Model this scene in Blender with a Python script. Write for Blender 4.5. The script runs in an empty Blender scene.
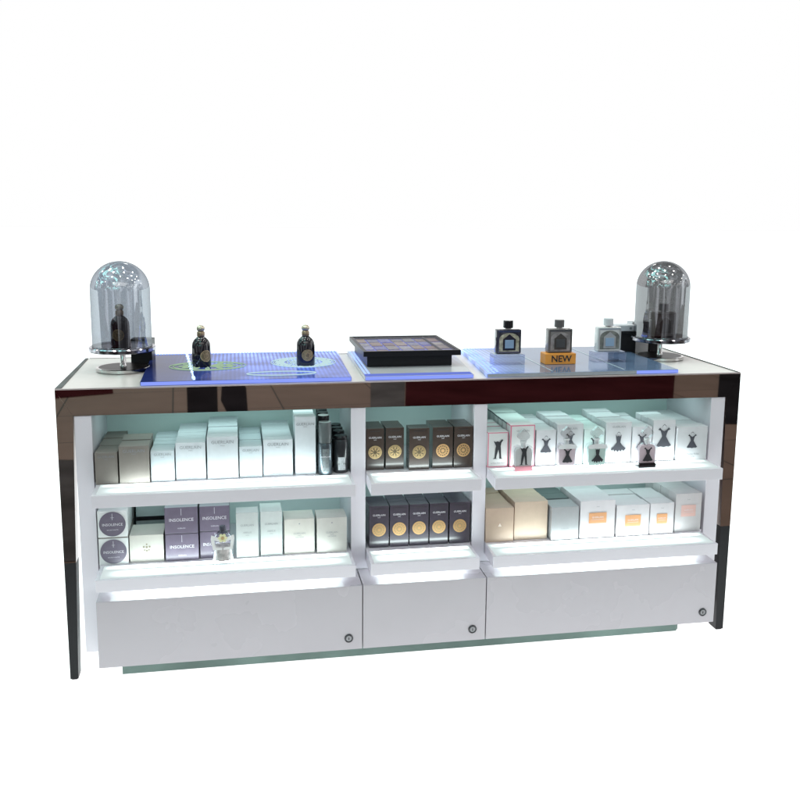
import bpy, bmesh, math, random
from mathutils import Vector, Matrix
R = random.Random(7)
S = bpy.context.scene
C = S.collection
PI = math.pi

# ------------------------------------------------------------------ materials
MATS = {}
def nt(name):
    m = bpy.data.materials.new(name); m.use_nodes = True
    t = m.node_tree; t.nodes.clear()
    return m, t
def N(t, typ, **kw):
    n = t.nodes.new(typ)
    for k, v in kw.items():
        if k in n.inputs.keys() if isinstance(k, str) else False: n.inputs[k].default_value = v
        else: setattr(n, k, v)
    return n
def L(t, a, b): t.links.new(a, b)
def c4(c): return (c[0], c[1], c[2], 1)
def mat(name, col, rough=.5, metal=0, spec=.5, var=.06, vscale=40, bump=0, bscale=300, coat=0, emit=None, estr=0, rvar=.08):
    if name in MATS: return MATS[name]
    m, t = nt(name)
    out = N(t, 'ShaderNodeOutputMaterial'); b = N(t, 'ShaderNodeBsdfPrincipled')
    L(t, b.outputs[0], out.inputs[0])
    tc = N(t, 'ShaderNodeTexCoord'); nz = N(t, 'ShaderNodeTexNoise'); nz.inputs['Scale'].default_value = vscale; nz.inputs['Detail'].default_value = 4
    L(t, tc.outputs['Object'], nz.inputs['Vector'])
    mr = N(t, 'ShaderNodeMapRange'); mr.inputs['To Min'].default_value = 1-var; mr.inputs['To Max'].default_value = 1+var
    mr.inputs['From Min'].default_value = .3; mr.inputs['From Max'].default_value = .7
    L(t, nz.outputs[0], mr.inputs[0])
    oi = N(t, 'ShaderNodeObjectInfo'); m2 = N(t, 'ShaderNodeMapRange'); m2.inputs['To Min'].default_value = 1-var*.8; m2.inputs['To Max'].default_value = 1+var*.8
    L(t, oi.outputs['Random'], m2.inputs[0])
    mu = N(t, 'ShaderNodeMath', operation='MULTIPLY'); L(t, mr.outputs[0], mu.inputs[0]); L(t, m2.outputs[0], mu.inputs[1])
    vm = N(t, 'ShaderNodeVectorMath', operation='SCALE'); vm.inputs[0].default_value = col; L(t, mu.outputs[0], vm.inputs['Scale'])
    L(t, vm.outputs[0], b.inputs['Base Color'])
    rr = N(t, 'ShaderNodeMapRange'); rr.inputs['To Min'].default_value = max(0, rough-rvar*rough); rr.inputs['To Max'].default_value = min(1, rough+rvar*rough*2)
    L(t, nz.outputs[0], rr.inputs[0]); L(t, rr.outputs[0], b.inputs['Roughness'])
    b.inputs['Metallic'].default_value = metal; b.inputs['Specular IOR Level'].default_value = spec
    b.inputs['Coat Weight'].default_value = coat; b.inputs['Coat Roughness'].default_value = .08
    if bump:
        n2 = N(t, 'ShaderNodeTexNoise'); n2.inputs['Scale'].default_value = bscale; L(t, tc.outputs['Object'], n2.inputs['Vector'])
        bp = N(t, 'ShaderNodeBump'); bp.inputs['Strength'].default_value = bump; bp.inputs['Distance'].default_value = .001
        L(t, n2.outputs[0], bp.inputs['Height']); L(t, bp.outputs[0], b.inputs['Normal'])
    if emit:
        b.inputs['Emission Color'].default_value = c4(emit); b.inputs['Emission Strength'].default_value = estr
    MATS[name] = m
    return m
def glass(name, tint, refl=.08, rough=.02, edge=.55, edgecol=None):
    """thin glass: tinted see-through that darkens towards the rim, with a mirror reflection"""
    if name in MATS: return MATS[name]
    m, t = nt(name)
    out = N(t, 'ShaderNodeOutputMaterial')
    tr = N(t, 'ShaderNodeBsdfTransparent'); gl = N(t, 'ShaderNodeBsdfGlossy'); gl.inputs['Roughness'].default_value = rough
    gl.inputs['Color'].default_value = (.9, .92, .95, 1)
    lw = N(t, 'ShaderNodeLayerWeight'); lw.inputs['Blend'].default_value = .35
    mx = N(t, 'ShaderNodeMix', data_type='RGBA'); mx.inputs[6].default_value = c4(tint)
    mx.inputs[7].default_value = c4(edgecol or [x*edge for x in tint])
    pw = N(t, 'ShaderNodeMath', operation='POWER'); pw.inputs[1].default_value = 2.0
    L(t, lw.outputs['Facing'], pw.inputs[0]); L(t, pw.outputs[0], mx.inputs[0]); L(t, mx.outputs[2], tr.inputs[0])
    f = N(t, 'ShaderNodeMapRange'); f.inputs['To Min'].default_value = refl; f.inputs['To Max'].default_value = refl*(.75 if refl > .2 else 2.2)
    L(t, pw.outputs[0], f.inputs[0])
    ms = N(t, 'ShaderNodeMixShader'); L(t, f.outputs[0], ms.inputs[0]); L(t, tr.outputs[0], ms.inputs[1]); L(t, gl.outputs[0], ms.inputs[2])
    L(t, ms.outputs[0], out.inputs[0])
    MATS[name] = m
    return m
def emis(name, col, s):
    if name in MATS: return MATS[name]
    m, t = nt(name); out = N(t, 'ShaderNodeOutputMaterial'); e = N(t, 'ShaderNodeEmission')
    e.inputs[0].default_value = c4(col); e.inputs[1].default_value = s; L(t, e.outputs[0], out.inputs[0])
    MATS[name] = m
    return m
def light_panel_mat(name, col, s, lo=.8, wx=.15, wy=.4):
    """frosted diffuser over a strip of LEDs: brighter along its middle, weaker at both ends"""
    m, t = nt(name); out = N(t, 'ShaderNodeOutputMaterial'); e = N(t, 'ShaderNodeEmission')
    e.inputs[0].default_value = c4(col)
    tc = N(t, 'ShaderNodeTexCoord'); sp = N(t, 'ShaderNodeSeparateXYZ'); L(t, tc.outputs['Generated'], sp.inputs[0])
    def fade(o_, w_):
        a = N(t, 'ShaderNodeMath', operation='SUBTRACT'); a.inputs[1].default_value = .5; L(t, o_, a.inputs[0])
        b = N(t, 'ShaderNodeMath', operation='ABSOLUTE'); L(t, a.outputs[0], b.inputs[0])
        r = N(t, 'ShaderNodeMapRange', interpolation_type='SMOOTHSTEP'); r.inputs['From Min'].default_value = .5; r.inputs['From Max'].default_value = .5-w_
        L(t, b.outputs[0], r.inputs[0]); return r
    f1 = fade(sp.outputs[0], wx); f2 = fade(sp.outputs[1], wy)
    mu = N(t, 'ShaderNodeMath', operation='MULTIPLY'); L(t, f1.outputs[0], mu.inputs[0]); L(t, f2.outputs[0], mu.inputs[1])
    r = N(t, 'ShaderNodeMapRange'); r.inputs['To Min'].default_value = lo; r.inputs['To Max'].default_value = s
    L(t, mu.outputs[0], r.inputs[0]); L(t, r.outputs[0], e.inputs[1]); L(t, e.outputs[0], out.inputs[0])
    return m

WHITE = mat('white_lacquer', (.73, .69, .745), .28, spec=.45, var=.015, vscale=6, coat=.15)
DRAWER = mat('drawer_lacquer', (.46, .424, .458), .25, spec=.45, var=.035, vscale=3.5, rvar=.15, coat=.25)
WHITEIN = mat('white_laminate', (.66, .78, .76), .5, var=.02, vscale=8)
TOPW = mat('white_top', (.76, .70, .67), .25, var=.02, vscale=12, spec=.35)
MIRROR = mat('smoked_mirror', (.62, .52, .49), .018, metal=1, var=.02, vscale=5)
CHROME = mat('chrome', (.62, .61, .60), .12, metal=1, var=.05)
DARKCHROME = mat('dark_mirror', (.02, .016, .015), .3, spec=.15, metal=0, var=.05)
BLACK = mat('black_paint', (.010, .010, .012), .35, spec=.25, var=.1)
BLACKG = mat('black_gloss', (.008, .008, .01), .12, coat=.3, spec=.4)
TRIM = mat('satin_trim', (.55, .47, .47), .3, metal=.7)
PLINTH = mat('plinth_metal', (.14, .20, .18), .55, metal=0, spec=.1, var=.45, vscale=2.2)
GOLD = mat('gold', (.62, .46, .24), .3, metal=.8, var=.2, vscale=200)
GOLDP = mat('gold_print', (.50, .38, .20), .45, metal=.2, var=.25, vscale=220)
PALEGOLD = mat('pale_gold_print', (.62, .52, .31), .45, metal=.2, var=.2, vscale=220)
INK = mat('black_ink', (.02, .02, .025), .5)
INKG = mat('grey_ink', (.24, .25, .27), .6)
INKW = mat('white_ink', (.72, .70, .74), .5)
LEDP = light_panel_mat('led_diffuser', (.87, 1.0, 1.0), 2.6, .75)
LEDF = light_panel_mat('led_front', (.86, 1.0, .99), 25, .8, .16, .45)
LEDS = light_panel_mat('led_strip', (.84, 1.0, .99), 20, 4)
LEDT = light_panel_mat('led_top', (.70, 1.0, .96), 2.6, 1)

# ------------------------------------------------------------------ geometry helpers
def newbm(): return bmesh.new()
def add_box(bm, x0, x1, y0, y1, z0, z1, bev=0, seg=2):
    vs = [bm.verts.new((x, y, z)) for x in (x0, x1) for y in (y0, y1) for z in (z0, z1)]
    idx = [(0,1,3,2), (4,6,7,5), (0,4,5,1), (2,3,7,6), (0,2,6,4), (1,5,7,3)]
    fs = [bm.faces.new([vs[i] for i in q]) for q in idx]
    if bev:
        es = list({e for f in fs for e in f.edges})
        bmesh.ops.bevel(bm, geom=es, offset=bev, segments=seg, profile=.5, affect='EDGES')
def add_prism(bm, quad, z0, z1, bev=0):
    b = [bm.verts.new((x, y, z0)) for x, y in quad]; t = [bm.verts.new((x, y, z1)) for x, y in quad]
    n = len(quad)
    fs = [bm.faces.new(b[::-1]), bm.faces.new(t)] + [bm.faces.new((b[i], b[(i+1) % n], t[(i+1) % n], t[i])) for i in range(n)]
    if bev:
        es = list({e for f in fs for e in f.edges})
        bmesh.ops.bevel(bm, geom=es, offset=bev, segments=2, profile=.5, affect='EDGES')
def add_lathe(bm, prof, n=32, cx=0, cy=0, sx=1, sy=1):
    rings = []
    for r, z in prof:
        if r < 1e-6: rings.append([bm.verts.new((cx, cy, z))])
        else: rings.append([bm.verts.new((cx+sx*r*math.cos(2*PI*i/n), cy+sy*r*math.sin(2*PI*i/n), z)) for i in range(n)])
    for a, b in zip(rings, rings[1:]):
        for i in range(n):
            j = (i+1) % n
            if len(a) == 1 and len(b) == 1: continue
            if len(a) == 1: bm.faces.new((a[0], b[j], b[i]))
            elif len(b) == 1: bm.faces.new((a[i], a[j], b[0]))
            else: bm.faces.new((a[i], a[j], b[j], b[i]))
def add_poly(bm, pts, y=0, sx=1, sz=1, ox=0, oz=0, th=0):
    """flat outline in the xz plane facing -y"""
    vs = [bm.verts.new((ox+sx*x, y, oz+sz*z)) for x, z in pts]
    f = bm.faces.new(vs); f.normal_update()
    if f.normal.y > 0: f.normal_flip()
    bmesh.ops.triangulate(bm, faces=[f])
def add_disc_front(bm, r, y, ox=0, oz=0, n=40, r0=0):
    o = [bm.verts.new((ox+r*math.cos(2*PI*i/n), y, oz+r*math.sin(2*PI*i/n))) for i in range(n)]
    if r0:
        q = [bm.verts.new((ox+r0*math.cos(2*PI*i/n), y, oz+r0*math.sin(2*PI*i/n))) for i in range(n)]
        for i in range(n): bm.faces.new((o[i], o[(i+1) % n], q[(i+1) % n], q[i]))
    else: bm.faces.new(o)
def add_tube(bm, pts, r, n=6, closed=False):
    P = [Vector(p) for p in pts]; rings = []
    for i, p in enumerate(P):
        a = P[i-1] if (i or closed) else P[0]; b = P[(i+1) % len(P)] if (i < len(P)-1 or closed) else P[-1]
        d = (b-a).normalized(); u = d.cross(Vector((0, 0, 1)))
        u = u.normalized() if u.length > 1e-4 else Vector((1, 0, 0)); v = d.cross(u)
        rings.append([bm.verts.new(p+r*(math.cos(2*PI*k/n)*u+math.sin(2*PI*k/n)*v)) for k in range(n)])
    m = len(P) if closed else len(P)-1
    for i in range(m):
        a, b = rings[i], rings[(i+1) % len(P)]
        for k in range(n): bm.faces.new((a[k], a[(k+1) % n], b[(k+1) % n], b[k]))
def fin(bm, smooth):
    bmesh.ops.recalc_face_normals(bm, faces=bm.faces[:])
    if smooth:
        for f in bm.faces: f.smooth = True
        for e in bm.edges:
            if len(e.link_faces) == 2 and e.calc_face_angle(0) > .7: e.smooth = False
def obj(name, bm, m, parent=None, loc=None, rz=0, smooth=False, recalc=True):
    if recalc: fin(bm, smooth)
    me = bpy.data.meshes.new(name); bm.to_mesh(me); bm.free(); me.materials.append(m)
    return link(name, me, parent, loc, rz)
def link(name, me, parent=None, loc=None, rz=0):
    o = bpy.data.objects.new(name, me); C.objects.link(o)
    if parent: o.parent = parent
    if loc: o.location = loc
    o.rotation_euler.z = rz
    return o
def empty(name, loc=(0, 0, 0), rz=0):
    o = bpy.data.objects.new(name, None); C.objects.link(o); o.location = loc; o.rotation_euler.z = rz; o.empty_display_size = .05
    return o
def tag(o, label, cat, group=None):
    o['label'] = label; o['category'] = cat
    if group: o['group'] = group
    return o
def struct(name, bm, m):
    o = obj(name, bm, m); o['kind'] = 'structure'
    return o
TXT = {}
def text_mesh(s, size, m, bold=0, squash=1.0):
    k = (s, size, m.name, bold, squash)
    if k in TXT: return TXT[k]
    cu = bpy.data.curves.new('lettering', 'FONT'); cu.body = s; cu.size = size; cu.align_x = 'CENTER'; cu.align_y = 'CENTER'; cu.offset = bold
    cu.resolution_u = 2
    o = bpy.data.objects.new('tmp', cu); C.objects.link(o)
    dg = bpy.context.evaluated_depsgraph_get(); dg.update()
    me = bpy.data.meshes.new_from_object(o.evaluated_get(dg))
    bpy.data.objects.remove(o)
    me.transform(Matrix.Diagonal((1, squash, 1, 1))); me.transform(Matrix.Rotation(PI/2, 4, 'X'))
    me.materials.clear(); me.materials.append(m); me.name = 'lettering'
    TXT[k] = me
    return me
def text(s, size, m, parent, x, y, z, bold=0, squash=1.0):
    return link('lettering', text_mesh(s, size, m, bold, squash), parent, (x, y, z))

# ------------------------------------------------------------------ main dimensions
H = .9213; HF = .0819; W2 = 1.1; D = .5882; YD = -.1316
S1 = .6305; S2 = .3736; ST = .0377; ZD0 = .0985; ZD1 = .3065

# ------------------------------------------------------------------ setting
m, t = nt('self_lit_floor')
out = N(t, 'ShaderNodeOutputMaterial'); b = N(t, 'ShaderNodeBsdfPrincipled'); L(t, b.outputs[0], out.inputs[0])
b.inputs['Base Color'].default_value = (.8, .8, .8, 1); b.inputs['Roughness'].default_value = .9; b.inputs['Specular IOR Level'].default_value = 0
b.inputs['Emission Color'].default_value = (1, 1, 1, 1); b.inputs['Emission Strength'].default_value = 1.0  # floor glows by itself, so it stays pure white and shows no shadows
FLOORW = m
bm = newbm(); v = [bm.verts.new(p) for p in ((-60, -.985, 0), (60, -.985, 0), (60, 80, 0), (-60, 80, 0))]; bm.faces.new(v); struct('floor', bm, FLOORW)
# the shop's tiled floor in front of the counter
m, t = nt('brown_tiles')
out = N(t, 'ShaderNodeOutputMaterial'); b = N(t, 'ShaderNodeBsdfPrincipled'); L(t, b.outputs[0], out.inputs[0])
tc = N(t, 'ShaderNodeTexCoord'); br = N(t, 'ShaderNodeTexBrick'); br.offset = 0.0; br.squash = 1
br.inputs['Scale'].default_value = 1; br.inputs['Brick Width'].default_value = .8; br.inputs['Row Height'].default_value = .8; br.inputs['Mortar Size'].default_value = .006
br.inputs['Color1'].default_value = (.24, .155, .125, 1); br.inputs['Color2'].default_value = (.195, .13, .105, 1); br.inputs['Mortar'].default_value = (.05, .04, .035, 1)
mp = N(t, 'ShaderNodeMapping'); mp.inputs['Rotation'].default_value = (0, 0, .06); L(t, tc.outputs['Object'], mp.inputs[0]); L(t, mp.outputs[0], br.inputs['Vector'])
nz = N(t, 'ShaderNodeTexNoise'); nz.inputs['Scale'].default_value = 3; nz.inputs['Detail'].default_value = 6; L(t, tc.outputs['Object'], nz.inputs['Vector'])
mx = N(t, 'ShaderNodeMix', data_type='RGBA', blend_type='MULTIPLY'); mx.inputs[0].default_value = .35; L(t, br.outputs[0], mx.inputs[6]); L(t, nz.outputs[0], mx.inputs[7])
L(t, mx.outputs[2], b.inputs['Base Color']); b.inputs['Roughness'].default_value = .5; b.inputs['Specular IOR Level'].default_value = .06
bm = newbm(); v = [bm.verts.new(p) for p in ((-14, -5.8, 0), (14, -5.8, 0), (14, -.985, 0), (-14, -.985, 0))]; bm.faces.new(v); struct('tiled_floor', bm, m)
MAROON = mat('maroon_reflected_patch', (.040, .009, .011), .9, spec=0, var=.3, vscale=2)
DARKPATCH = mat('dark_reflected_patch', (.020, .017, .020), .9, spec=0, var=.3, vscale=2)
def sheet(quad, m, z=.004):  # unseen flat patches, added only to be mirrored in fascia and legs
    bm = newbm(); vs = [bm.verts.new((x, y, z)) for x, y in quad]; bm.faces.new(vs); return struct('reflected_patch', bm, m)
sheet([(.565, -3.3), (2.55, -3.3), (3.79, -5.7), (1.02, -5.7)], MAROON)
sheet([(-.91, -3.5), (-.707, -3.5), (-.755, -5.7), (-1.03, -5.7)], DARKPATCH)
sheet([(-.62, -3.6), (-.50, -3.7), (-.50, -4.8), (-.58, -5.6), (-.70, -5.2), (-.70, -4.3)], DARKPATCH)
sheet([(-3.2, -1.02), (-1.08, -1.02), (-1.20, -2.6), (-3.2, -3.0)], mat('grey_reflected_patch', (.075, .068, .07), .9, spec=0, var=.3, vscale=3))
sheet([(.325, -3.3), (.56, -3.3), (1.01, -5.7), (.677, -5.7)], mat('grey_reflected_patch', (.075, .068, .07), .9, spec=0, var=.3, vscale=3))
sheet([(2.73, -3.0), (4.5, -2.6), (7, -5.7), (4.28, -5.7)], DARKPATCH)
sheet([(-2.4, -4.4), (-1.55, -4.7), (-1.7, -5.7), (-4, -5.7)], MAROON)
sheet([(-5.5, -4.6), (-1.9, -5.3), (-2.2, -9), (-6, -9)], MAROON, .006)

# ------------------------------------------------------------------ the display counter
ctr = empty('display_counter', (0, 0, 0))
tag(ctr, 'long white shop display counter with smoked mirror frame, lit shelves and three drawers', 'counter')
# carcass
bm = newbm(); add_box(bm, -1.0496, -1.0005, .003, .36, .0875, H-HF-.001, .001); obj('side_panel', bm, WHITE, ctr)
bm = newbm(); add_box(bm, 1.0005, 1.0510, .003, .36, .0875, H-HF-.001, .001); obj('side_panel', bm, WHITE, ctr)
for x0, x1 in ((-.2215, -.1750), (.1780, .2210)):
    bm = newbm(); add_box(bm, x0, x1, .003, .32, ZD1+.001, H-HF-.001, .001); obj('divider', bm, WHITE, ctr)
bm = newbm(); add_box(bm, -1.0003, 1.0003, .32, .36, .0880, H-HF-.002); obj('back_panel', bm, WHITEIN, ctr)
bm = newbm(); add_box(bm, -1.0003, 1.0003, .005, .319, .0885, ZD1-.001); obj('base_cabinet', bm, WHITE, ctr)
bm = newbm(); add_box(bm, -1.0003, -.222, .006, .319, ZD1, S2-ST-.001); add_box(bm, -.1745, .1775, .006, .319, ZD1, S2-ST-.001); add_box(bm, .2215, 1.0003, .006, .319, ZD1, S2-ST-.001)
obj('slot_backing', bm, WHITE, ctr)
# shelves
bays = ((-.9985, -.2235), (-.1735, .1765), (.2225, .9985))
fx = ((-.9909, -.2235), (-.1765, .1695), (.2135, .9820))
for z in (S1, S2):
    for (a, b_), (fa, fb) in zip(bays, fx):
        bm = newbm()
        add_prism(bm, [(fa, YD), (fb, YD), (min(fb, b_), .0), (b_, .008), (b_, .318), (a, .318), (a, .008), (max(fa, a), .0)], z-ST, z, .0012)
        sh = obj('shelf', bm, WHITE, ctr)
        i = .022
        bm = newbm(); add_box(bm, fa+.012, fb-.010, YD+.010, -.055, z+.0004, z+.0012); obj('light_panel', bm, LEDP, sh)
        bm = newbm(); add_box(bm, fa+.012, fb-.010, -.0549, -.024, z+.0004, z+.0012); obj('light_strip', bm, LEDF, sh)
        if z == S2:
            bm = newbm(); add_box(bm, fa+.03, fb-.03, -.085, -.035, z-ST-.004, z-ST-.0006); obj('light_strip', bm, LEDS, sh)
# lamps on the ceiling of every bay
for z in (H-HF, S1-ST):
    for a, b_ in bays:
        bm = newbm(); add_box(bm, a+.03, b_-.03, .06, .19, z-.005, z-.0006); obj('light_strip', bm, LEDT, ctr)
# drawers
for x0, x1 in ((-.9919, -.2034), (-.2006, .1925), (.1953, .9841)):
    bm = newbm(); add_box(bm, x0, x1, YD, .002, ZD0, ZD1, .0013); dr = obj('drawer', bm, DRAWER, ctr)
    lx, lz = x1-.042, .1365
    bm = newbm(); n = 24
    def ringy(r, y): return [bm.verts.new((lx+r*math.cos(2*PI*i/n), y, lz+r*math.sin(2*PI*i/n))) for i in range(n)]
    rs = [ringy(.0135, YD+.001), ringy(.0135, YD-.003), ringy(.0115, YD-.005), ringy(.0085, YD-.0035)]
    for p_, q_ in zip(rs, rs[1:]):
        for i in range(n): bm.faces.new((p_[i], p_[(i+1) % n], q_[(i+1) % n], q_[i]))
    lk = obj('lock', bm, mat('lock_ring', (.07, .07, .075), .35, metal=.7), dr, smooth=True)
    bm = newbm(); add_disc_front(bm, .0087, YD-.0034, lx, lz, 20); obj('lock_face', bm, mat('lock_face', (.22, .22, .23), .3, metal=.9), lk, recalc=False)
    bm = newbm(); add_box(bm, lx-.0012, lx+.0012, YD-.0042, YD-.0036, lz-.004, lz+.004); obj('keyhole', bm, BLACK, lk)
# plinth
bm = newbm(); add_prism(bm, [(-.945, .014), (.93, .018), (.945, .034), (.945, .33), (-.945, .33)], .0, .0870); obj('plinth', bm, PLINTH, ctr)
# top
bm = newbm(); add_box(bm, -W2+.004, W2-.004, .006, D, H-.020, H-.0008); obj('tabletop', bm, TOPW, ctr)
bm = newbm(); add_box(bm, -W2+.05, W2-.05, .06, D-.03, H-HF, H-.021); obj('top_carcass', bm, WHITEIN, ctr)
# mirror portal frame: fascia with mitred ends, two tapering legs
bm = newbm()
pts = [(-W2+.0003, H-.003), (W2-.0003, H-.003), (W2-.0467, H-HF), (-W2+.0487, H-HF)]
a = [bm.verts.new((x, 0, z)) for x, z in pts]; b2 = [bm.verts.new((x, .0055, z)) for x, z in pts]
bm.faces.new(a); bm.faces.new(b2[::-1])
for i in range(4): bm.faces.new((a[i], a[(i+1) % 4], b2[(i+1) % 4], b2[i]))
obj('fascia', bm, MIRROR, ctr)
bm = newbm(); add_box(bm, -W2+.0005, W2-.0005, -.0016, .0056, H-.0028, H+.0008, .0006); obj('trim', bm, TRIM, ctr)
def leg(s, wt, wb):
    zs = .383
    xi = lambda z: s*(W2 - (wb+(wt-wb)*z/(H-HF)))
    xo = s*(W2-.0002)
    g = .0004*s
    def pr(pts, y0, y1, name, m, bev=0):
        bm = newbm(); f = [bm.verts.new((x, y0, z)) for x, z in pts]; k = [bm.verts.new((x, y1, z)) for x, z in pts]; n = len(pts)
        fs = [bm.faces.new(f), bm.faces.new(k[::-1])]+[bm.faces.new((f[i], f[(i+1) % n], k[(i+1) % n], k[i])) for i in range(n)]
        if bev: bmesh.ops.bevel(bm, geom=[e for e in bm.edges if all(abs(v_.co.z) < .001 for v_ in e.verts)], offset=bev, segments=3, affect='EDGES')
        return obj(name, bm, m, ctr)
    pr([(xo, H-.0045), (xo, zs), (xi(zs), zs), (xi(H-HF)-g*0, H-HF-.0004)], 0, .05, 'leg', MIRROR)
    pr([(xo, zs-.0006), (xo, 0), (xi(0), 0), (xi(zs), zs-.0006)], .0004, .05, 'leg_dark_reflection', BLACK, .004)  # black lower part puts the dark mirrored floor into the colour
leg(-1, .0487, .024); leg(1, .0467, .028)
# side edges of the top, dark teal reflections put into the colour
for s in (-1, 1):
    bm = newbm()
    if s < 0: add_prism(bm, [(-W2-.0005, .0062), (-W2+.0175, .0062), (-W2+.0095, D+.0005), (-W2-.0005, D+.0005)], H-.02, H+.0012)
    else: add_prism(bm, [(W2-.005, .0062), (W2+.0005, .0062), (W2+.0005, D+.0005), (W2-.005, D+.0005)], H-.02, H+.0012)
    obj('side_trim', bm, mat('side_dark_reflection', (.035, .045, .043), .4, spec=.2, var=.8, vscale=9), ctr)
bm = newbm(); add_box(bm, -W2+.012, W2-.006, D+.0006, D+.004, H-.02, H+.001); obj('rear_trim', bm, TRIM, ctr)

# ------------------------------------------------------------------ illuminated mats
def mat_surface(name, base, dot, dstr, scale, lo, hi, metal=0, rough=.12, spec=.2, axis=0, invert=False, streak=0):
    m, t = nt(name)
    out = N(t, 'ShaderNodeOutputMaterial'); b = N(t, 'ShaderNodeBsdfPrincipled'); L(t, b.outputs[0], out.inputs[0])
    b.inputs['Metallic'].default_value = metal; b.inputs['Roughness'].default_value = rough; b.inputs['Specular IOR Level'].default_value = spec
    tc = N(t, 'ShaderNodeTexCoord')
    nz = N(t, 'ShaderNodeTexNoise'); nz.inputs['Scale'].default_value = 5; L(t, tc.outputs['Object'], nz.inputs['Vector'])
    mx = N(t, 'ShaderNodeMix', data_type='RGBA'); mx.inputs[6].default_value = c4(base); mx.inputs[7].default_value = c4([x*1.5+.01 for x in base]); L(t, nz.outputs[0], mx.inputs[0])
    L(t, mx.outputs[2], b.inputs['Base Color'])
    # grid of LEDs under the acrylic
    vs = N(t, 'ShaderNodeVectorMath', operation='SCALE'); vs.inputs['Scale'].default_value = scale; L(t, tc.outputs['Object'], vs.inputs[0])
    fr = N(t, 'ShaderNodeVectorMath', operation='FRACTION'); L(t, vs.outputs[0], fr.inputs[0])
    sb = N(t, 'ShaderNodeVectorMath', operation='SUBTRACT'); sb.inputs[1].default_value = (.5, .5, .5); L(t, fr.outputs[0], sb.inputs[0])
    ml = N(t, 'ShaderNodeVectorMath', operation='MULTIPLY'); ml.inputs[1].default_value = (1, 1, 0); L(t, sb.outputs[0], ml.inputs[0])
    ln = N(t, 'ShaderNodeVectorMath', operation='LENGTH'); L(t, ml.outputs[0], ln.inputs[0])
    dm = N(t, 'ShaderNodeMapRange', interpolation_type='SMOOTHSTEP'); dm.inputs['From Min'].default_value = .42; dm.inputs['From Max'].default_value = .12; L(t, ln.outputs[1], dm.inputs[0])
    # where the light is strong: a band in x and towards the back
    sp = N(t, 'ShaderNodeSeparateXYZ'); L(t, tc.outputs['Generated'], sp.inputs[0])
    g = N(t, 'ShaderNodeMapRange', interpolation_type='SMOOTHSTEP'); g.inputs['From Min'].default_value = lo; g.inputs['From Max'].default_value = hi; L(t, sp.outputs[axis], g.inputs[0])
    nb = N(t, 'ShaderNodeTexNoise'); nb.inputs['Scale'].default_value = 7; L(t, tc.outputs['Object'], nb.inputs['Vector'])
    nr = N(t, 'ShaderNodeMapRange'); nr.inputs['From Min'].default_value = .4; nr.inputs['From Max'].default_value = .65; L(t, nb.outputs[0], nr.inputs[0])
    bk = N(t, 'ShaderNodeMapRange'); bk.inputs['From Min'].default_value = .25; bk.inputs['From Max'].default_value = 1; bk.inputs['To Min'].default_value = .12; L(t, sp.outputs[1], bk.inputs[0])
    a = N(t, 'ShaderNodeMath', operation='MULTIPLY'); L(t, dm.outputs[0], a.inputs[0]); L(t, g.outputs[0], a.inputs[1])
    a1 = N(t, 'ShaderNodeMath', operation='MULTIPLY'); L(t, a.outputs[0], a1.inputs[0]); L(t, bk.outputs[0], a1.inputs[1])
    mx2 = N(t, 'ShaderNodeMapRange'); mx2.inputs['To Min'].default_value = .35; L(t, nr.outputs[0], mx2.inputs[0])
    a2 = N(t, 'ShaderNodeMath', operation='MULTIPLY'); L(t, a1.outputs[0], a2.inputs[0]); L(t, mx2.outputs[0], a2.inputs[1])
    glow = N(t, 'ShaderNodeMath', operation='MULTIPLY'); glow.inputs[1].default_value = .16; L(t, g.outputs[0], glow.inputs[0])
    gl2 = N(t, 'ShaderNodeMath', operation='MULTIPLY'); L(t, glow.outputs[0], gl2.inputs[0]); L(t, mx2.outputs[0], gl2.inputs[1])
    ad = N(t, 'ShaderNodeMath', operation='ADD'); L(t, a2.outputs[0], ad.inputs[0]); L(t, gl2.outputs[0], ad.inputs[1])
    st = N(t, 'ShaderNodeMath', operation='MULTIPLY'); st.inputs[1].default_value = dstr; L(t, ad.outputs[0], st.inputs[0])
    b.inputs['Emission Color'].default_value = c4(dot); L(t, st.outputs[0], b.inputs['Emission Strength'])
    return m
MT = H+.0002
def acrylic(quad, m, label, th=.012):
    r = empty('display_mat', (sum(q[0] for q in quad)/4, sum(q[1] for q in quad)/4, MT)); tag(r, label, 'display mat')
    ox, oy = r.location.x, r.location.y
    q = [(x-ox, y-oy) for x, y in quad]
    bm = newbm(); add_prism(bm, q, 0.0005, th, .0008); obj('slab', bm, m, r)
    return r, q
EDGE = emis('blue_edge', (.22, .32, 1.0), 1.15)
EDGEL = emis('lilac_edge', (.27, .36, 1.0), 1.0)
# left mat
ql = [(-.858, .022), (-.217, .022), (-.203, .575), (-.868, .575)]
r, q = acrylic(ql, mat_surface('navy_lit_acrylic', (.014, .024, .12), (.18, .30, 1.0), 3.0, 74, .10, .55, spec=.06), 'navy blue acrylic mat lit by blue dots, with two ornate glowing ovals')
bm = newbm(); add_box(bm, q[0][0]+.002, q[1][0]-.002, q[0][1]-.0035, q[0][1]-.0004, .001, .0112); obj('light_edge', bm, EDGEL, r)
bm = newbm()
for i in range(64):
    x = q[3][0]+.01+i*(.645/63); add_box(bm, x-.0026, x+.0026, q[3][1]-.012, q[3][1]-.005, .0125, .0145)
obj('light_dots', bm, emis('blue_led', (.25, .36, 1.0), 2.2), r)
bm = newbm()
for i in range(24):
    y = q[0][1]+.015+i*.0225; w = .002+.005*R.random(); xx = -.700-r.location.x-.002*i; add_box(bm, xx-w, xx+w, y, y+.017*R.uniform(.5, 1), .0125, .0135)
obj('light_line', bm, emis('white_blue_led', (.45, .65, 1.0), 2.6), r)
ETCH = emis('etched_glow', (.66, .95, .62), .55)
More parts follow.
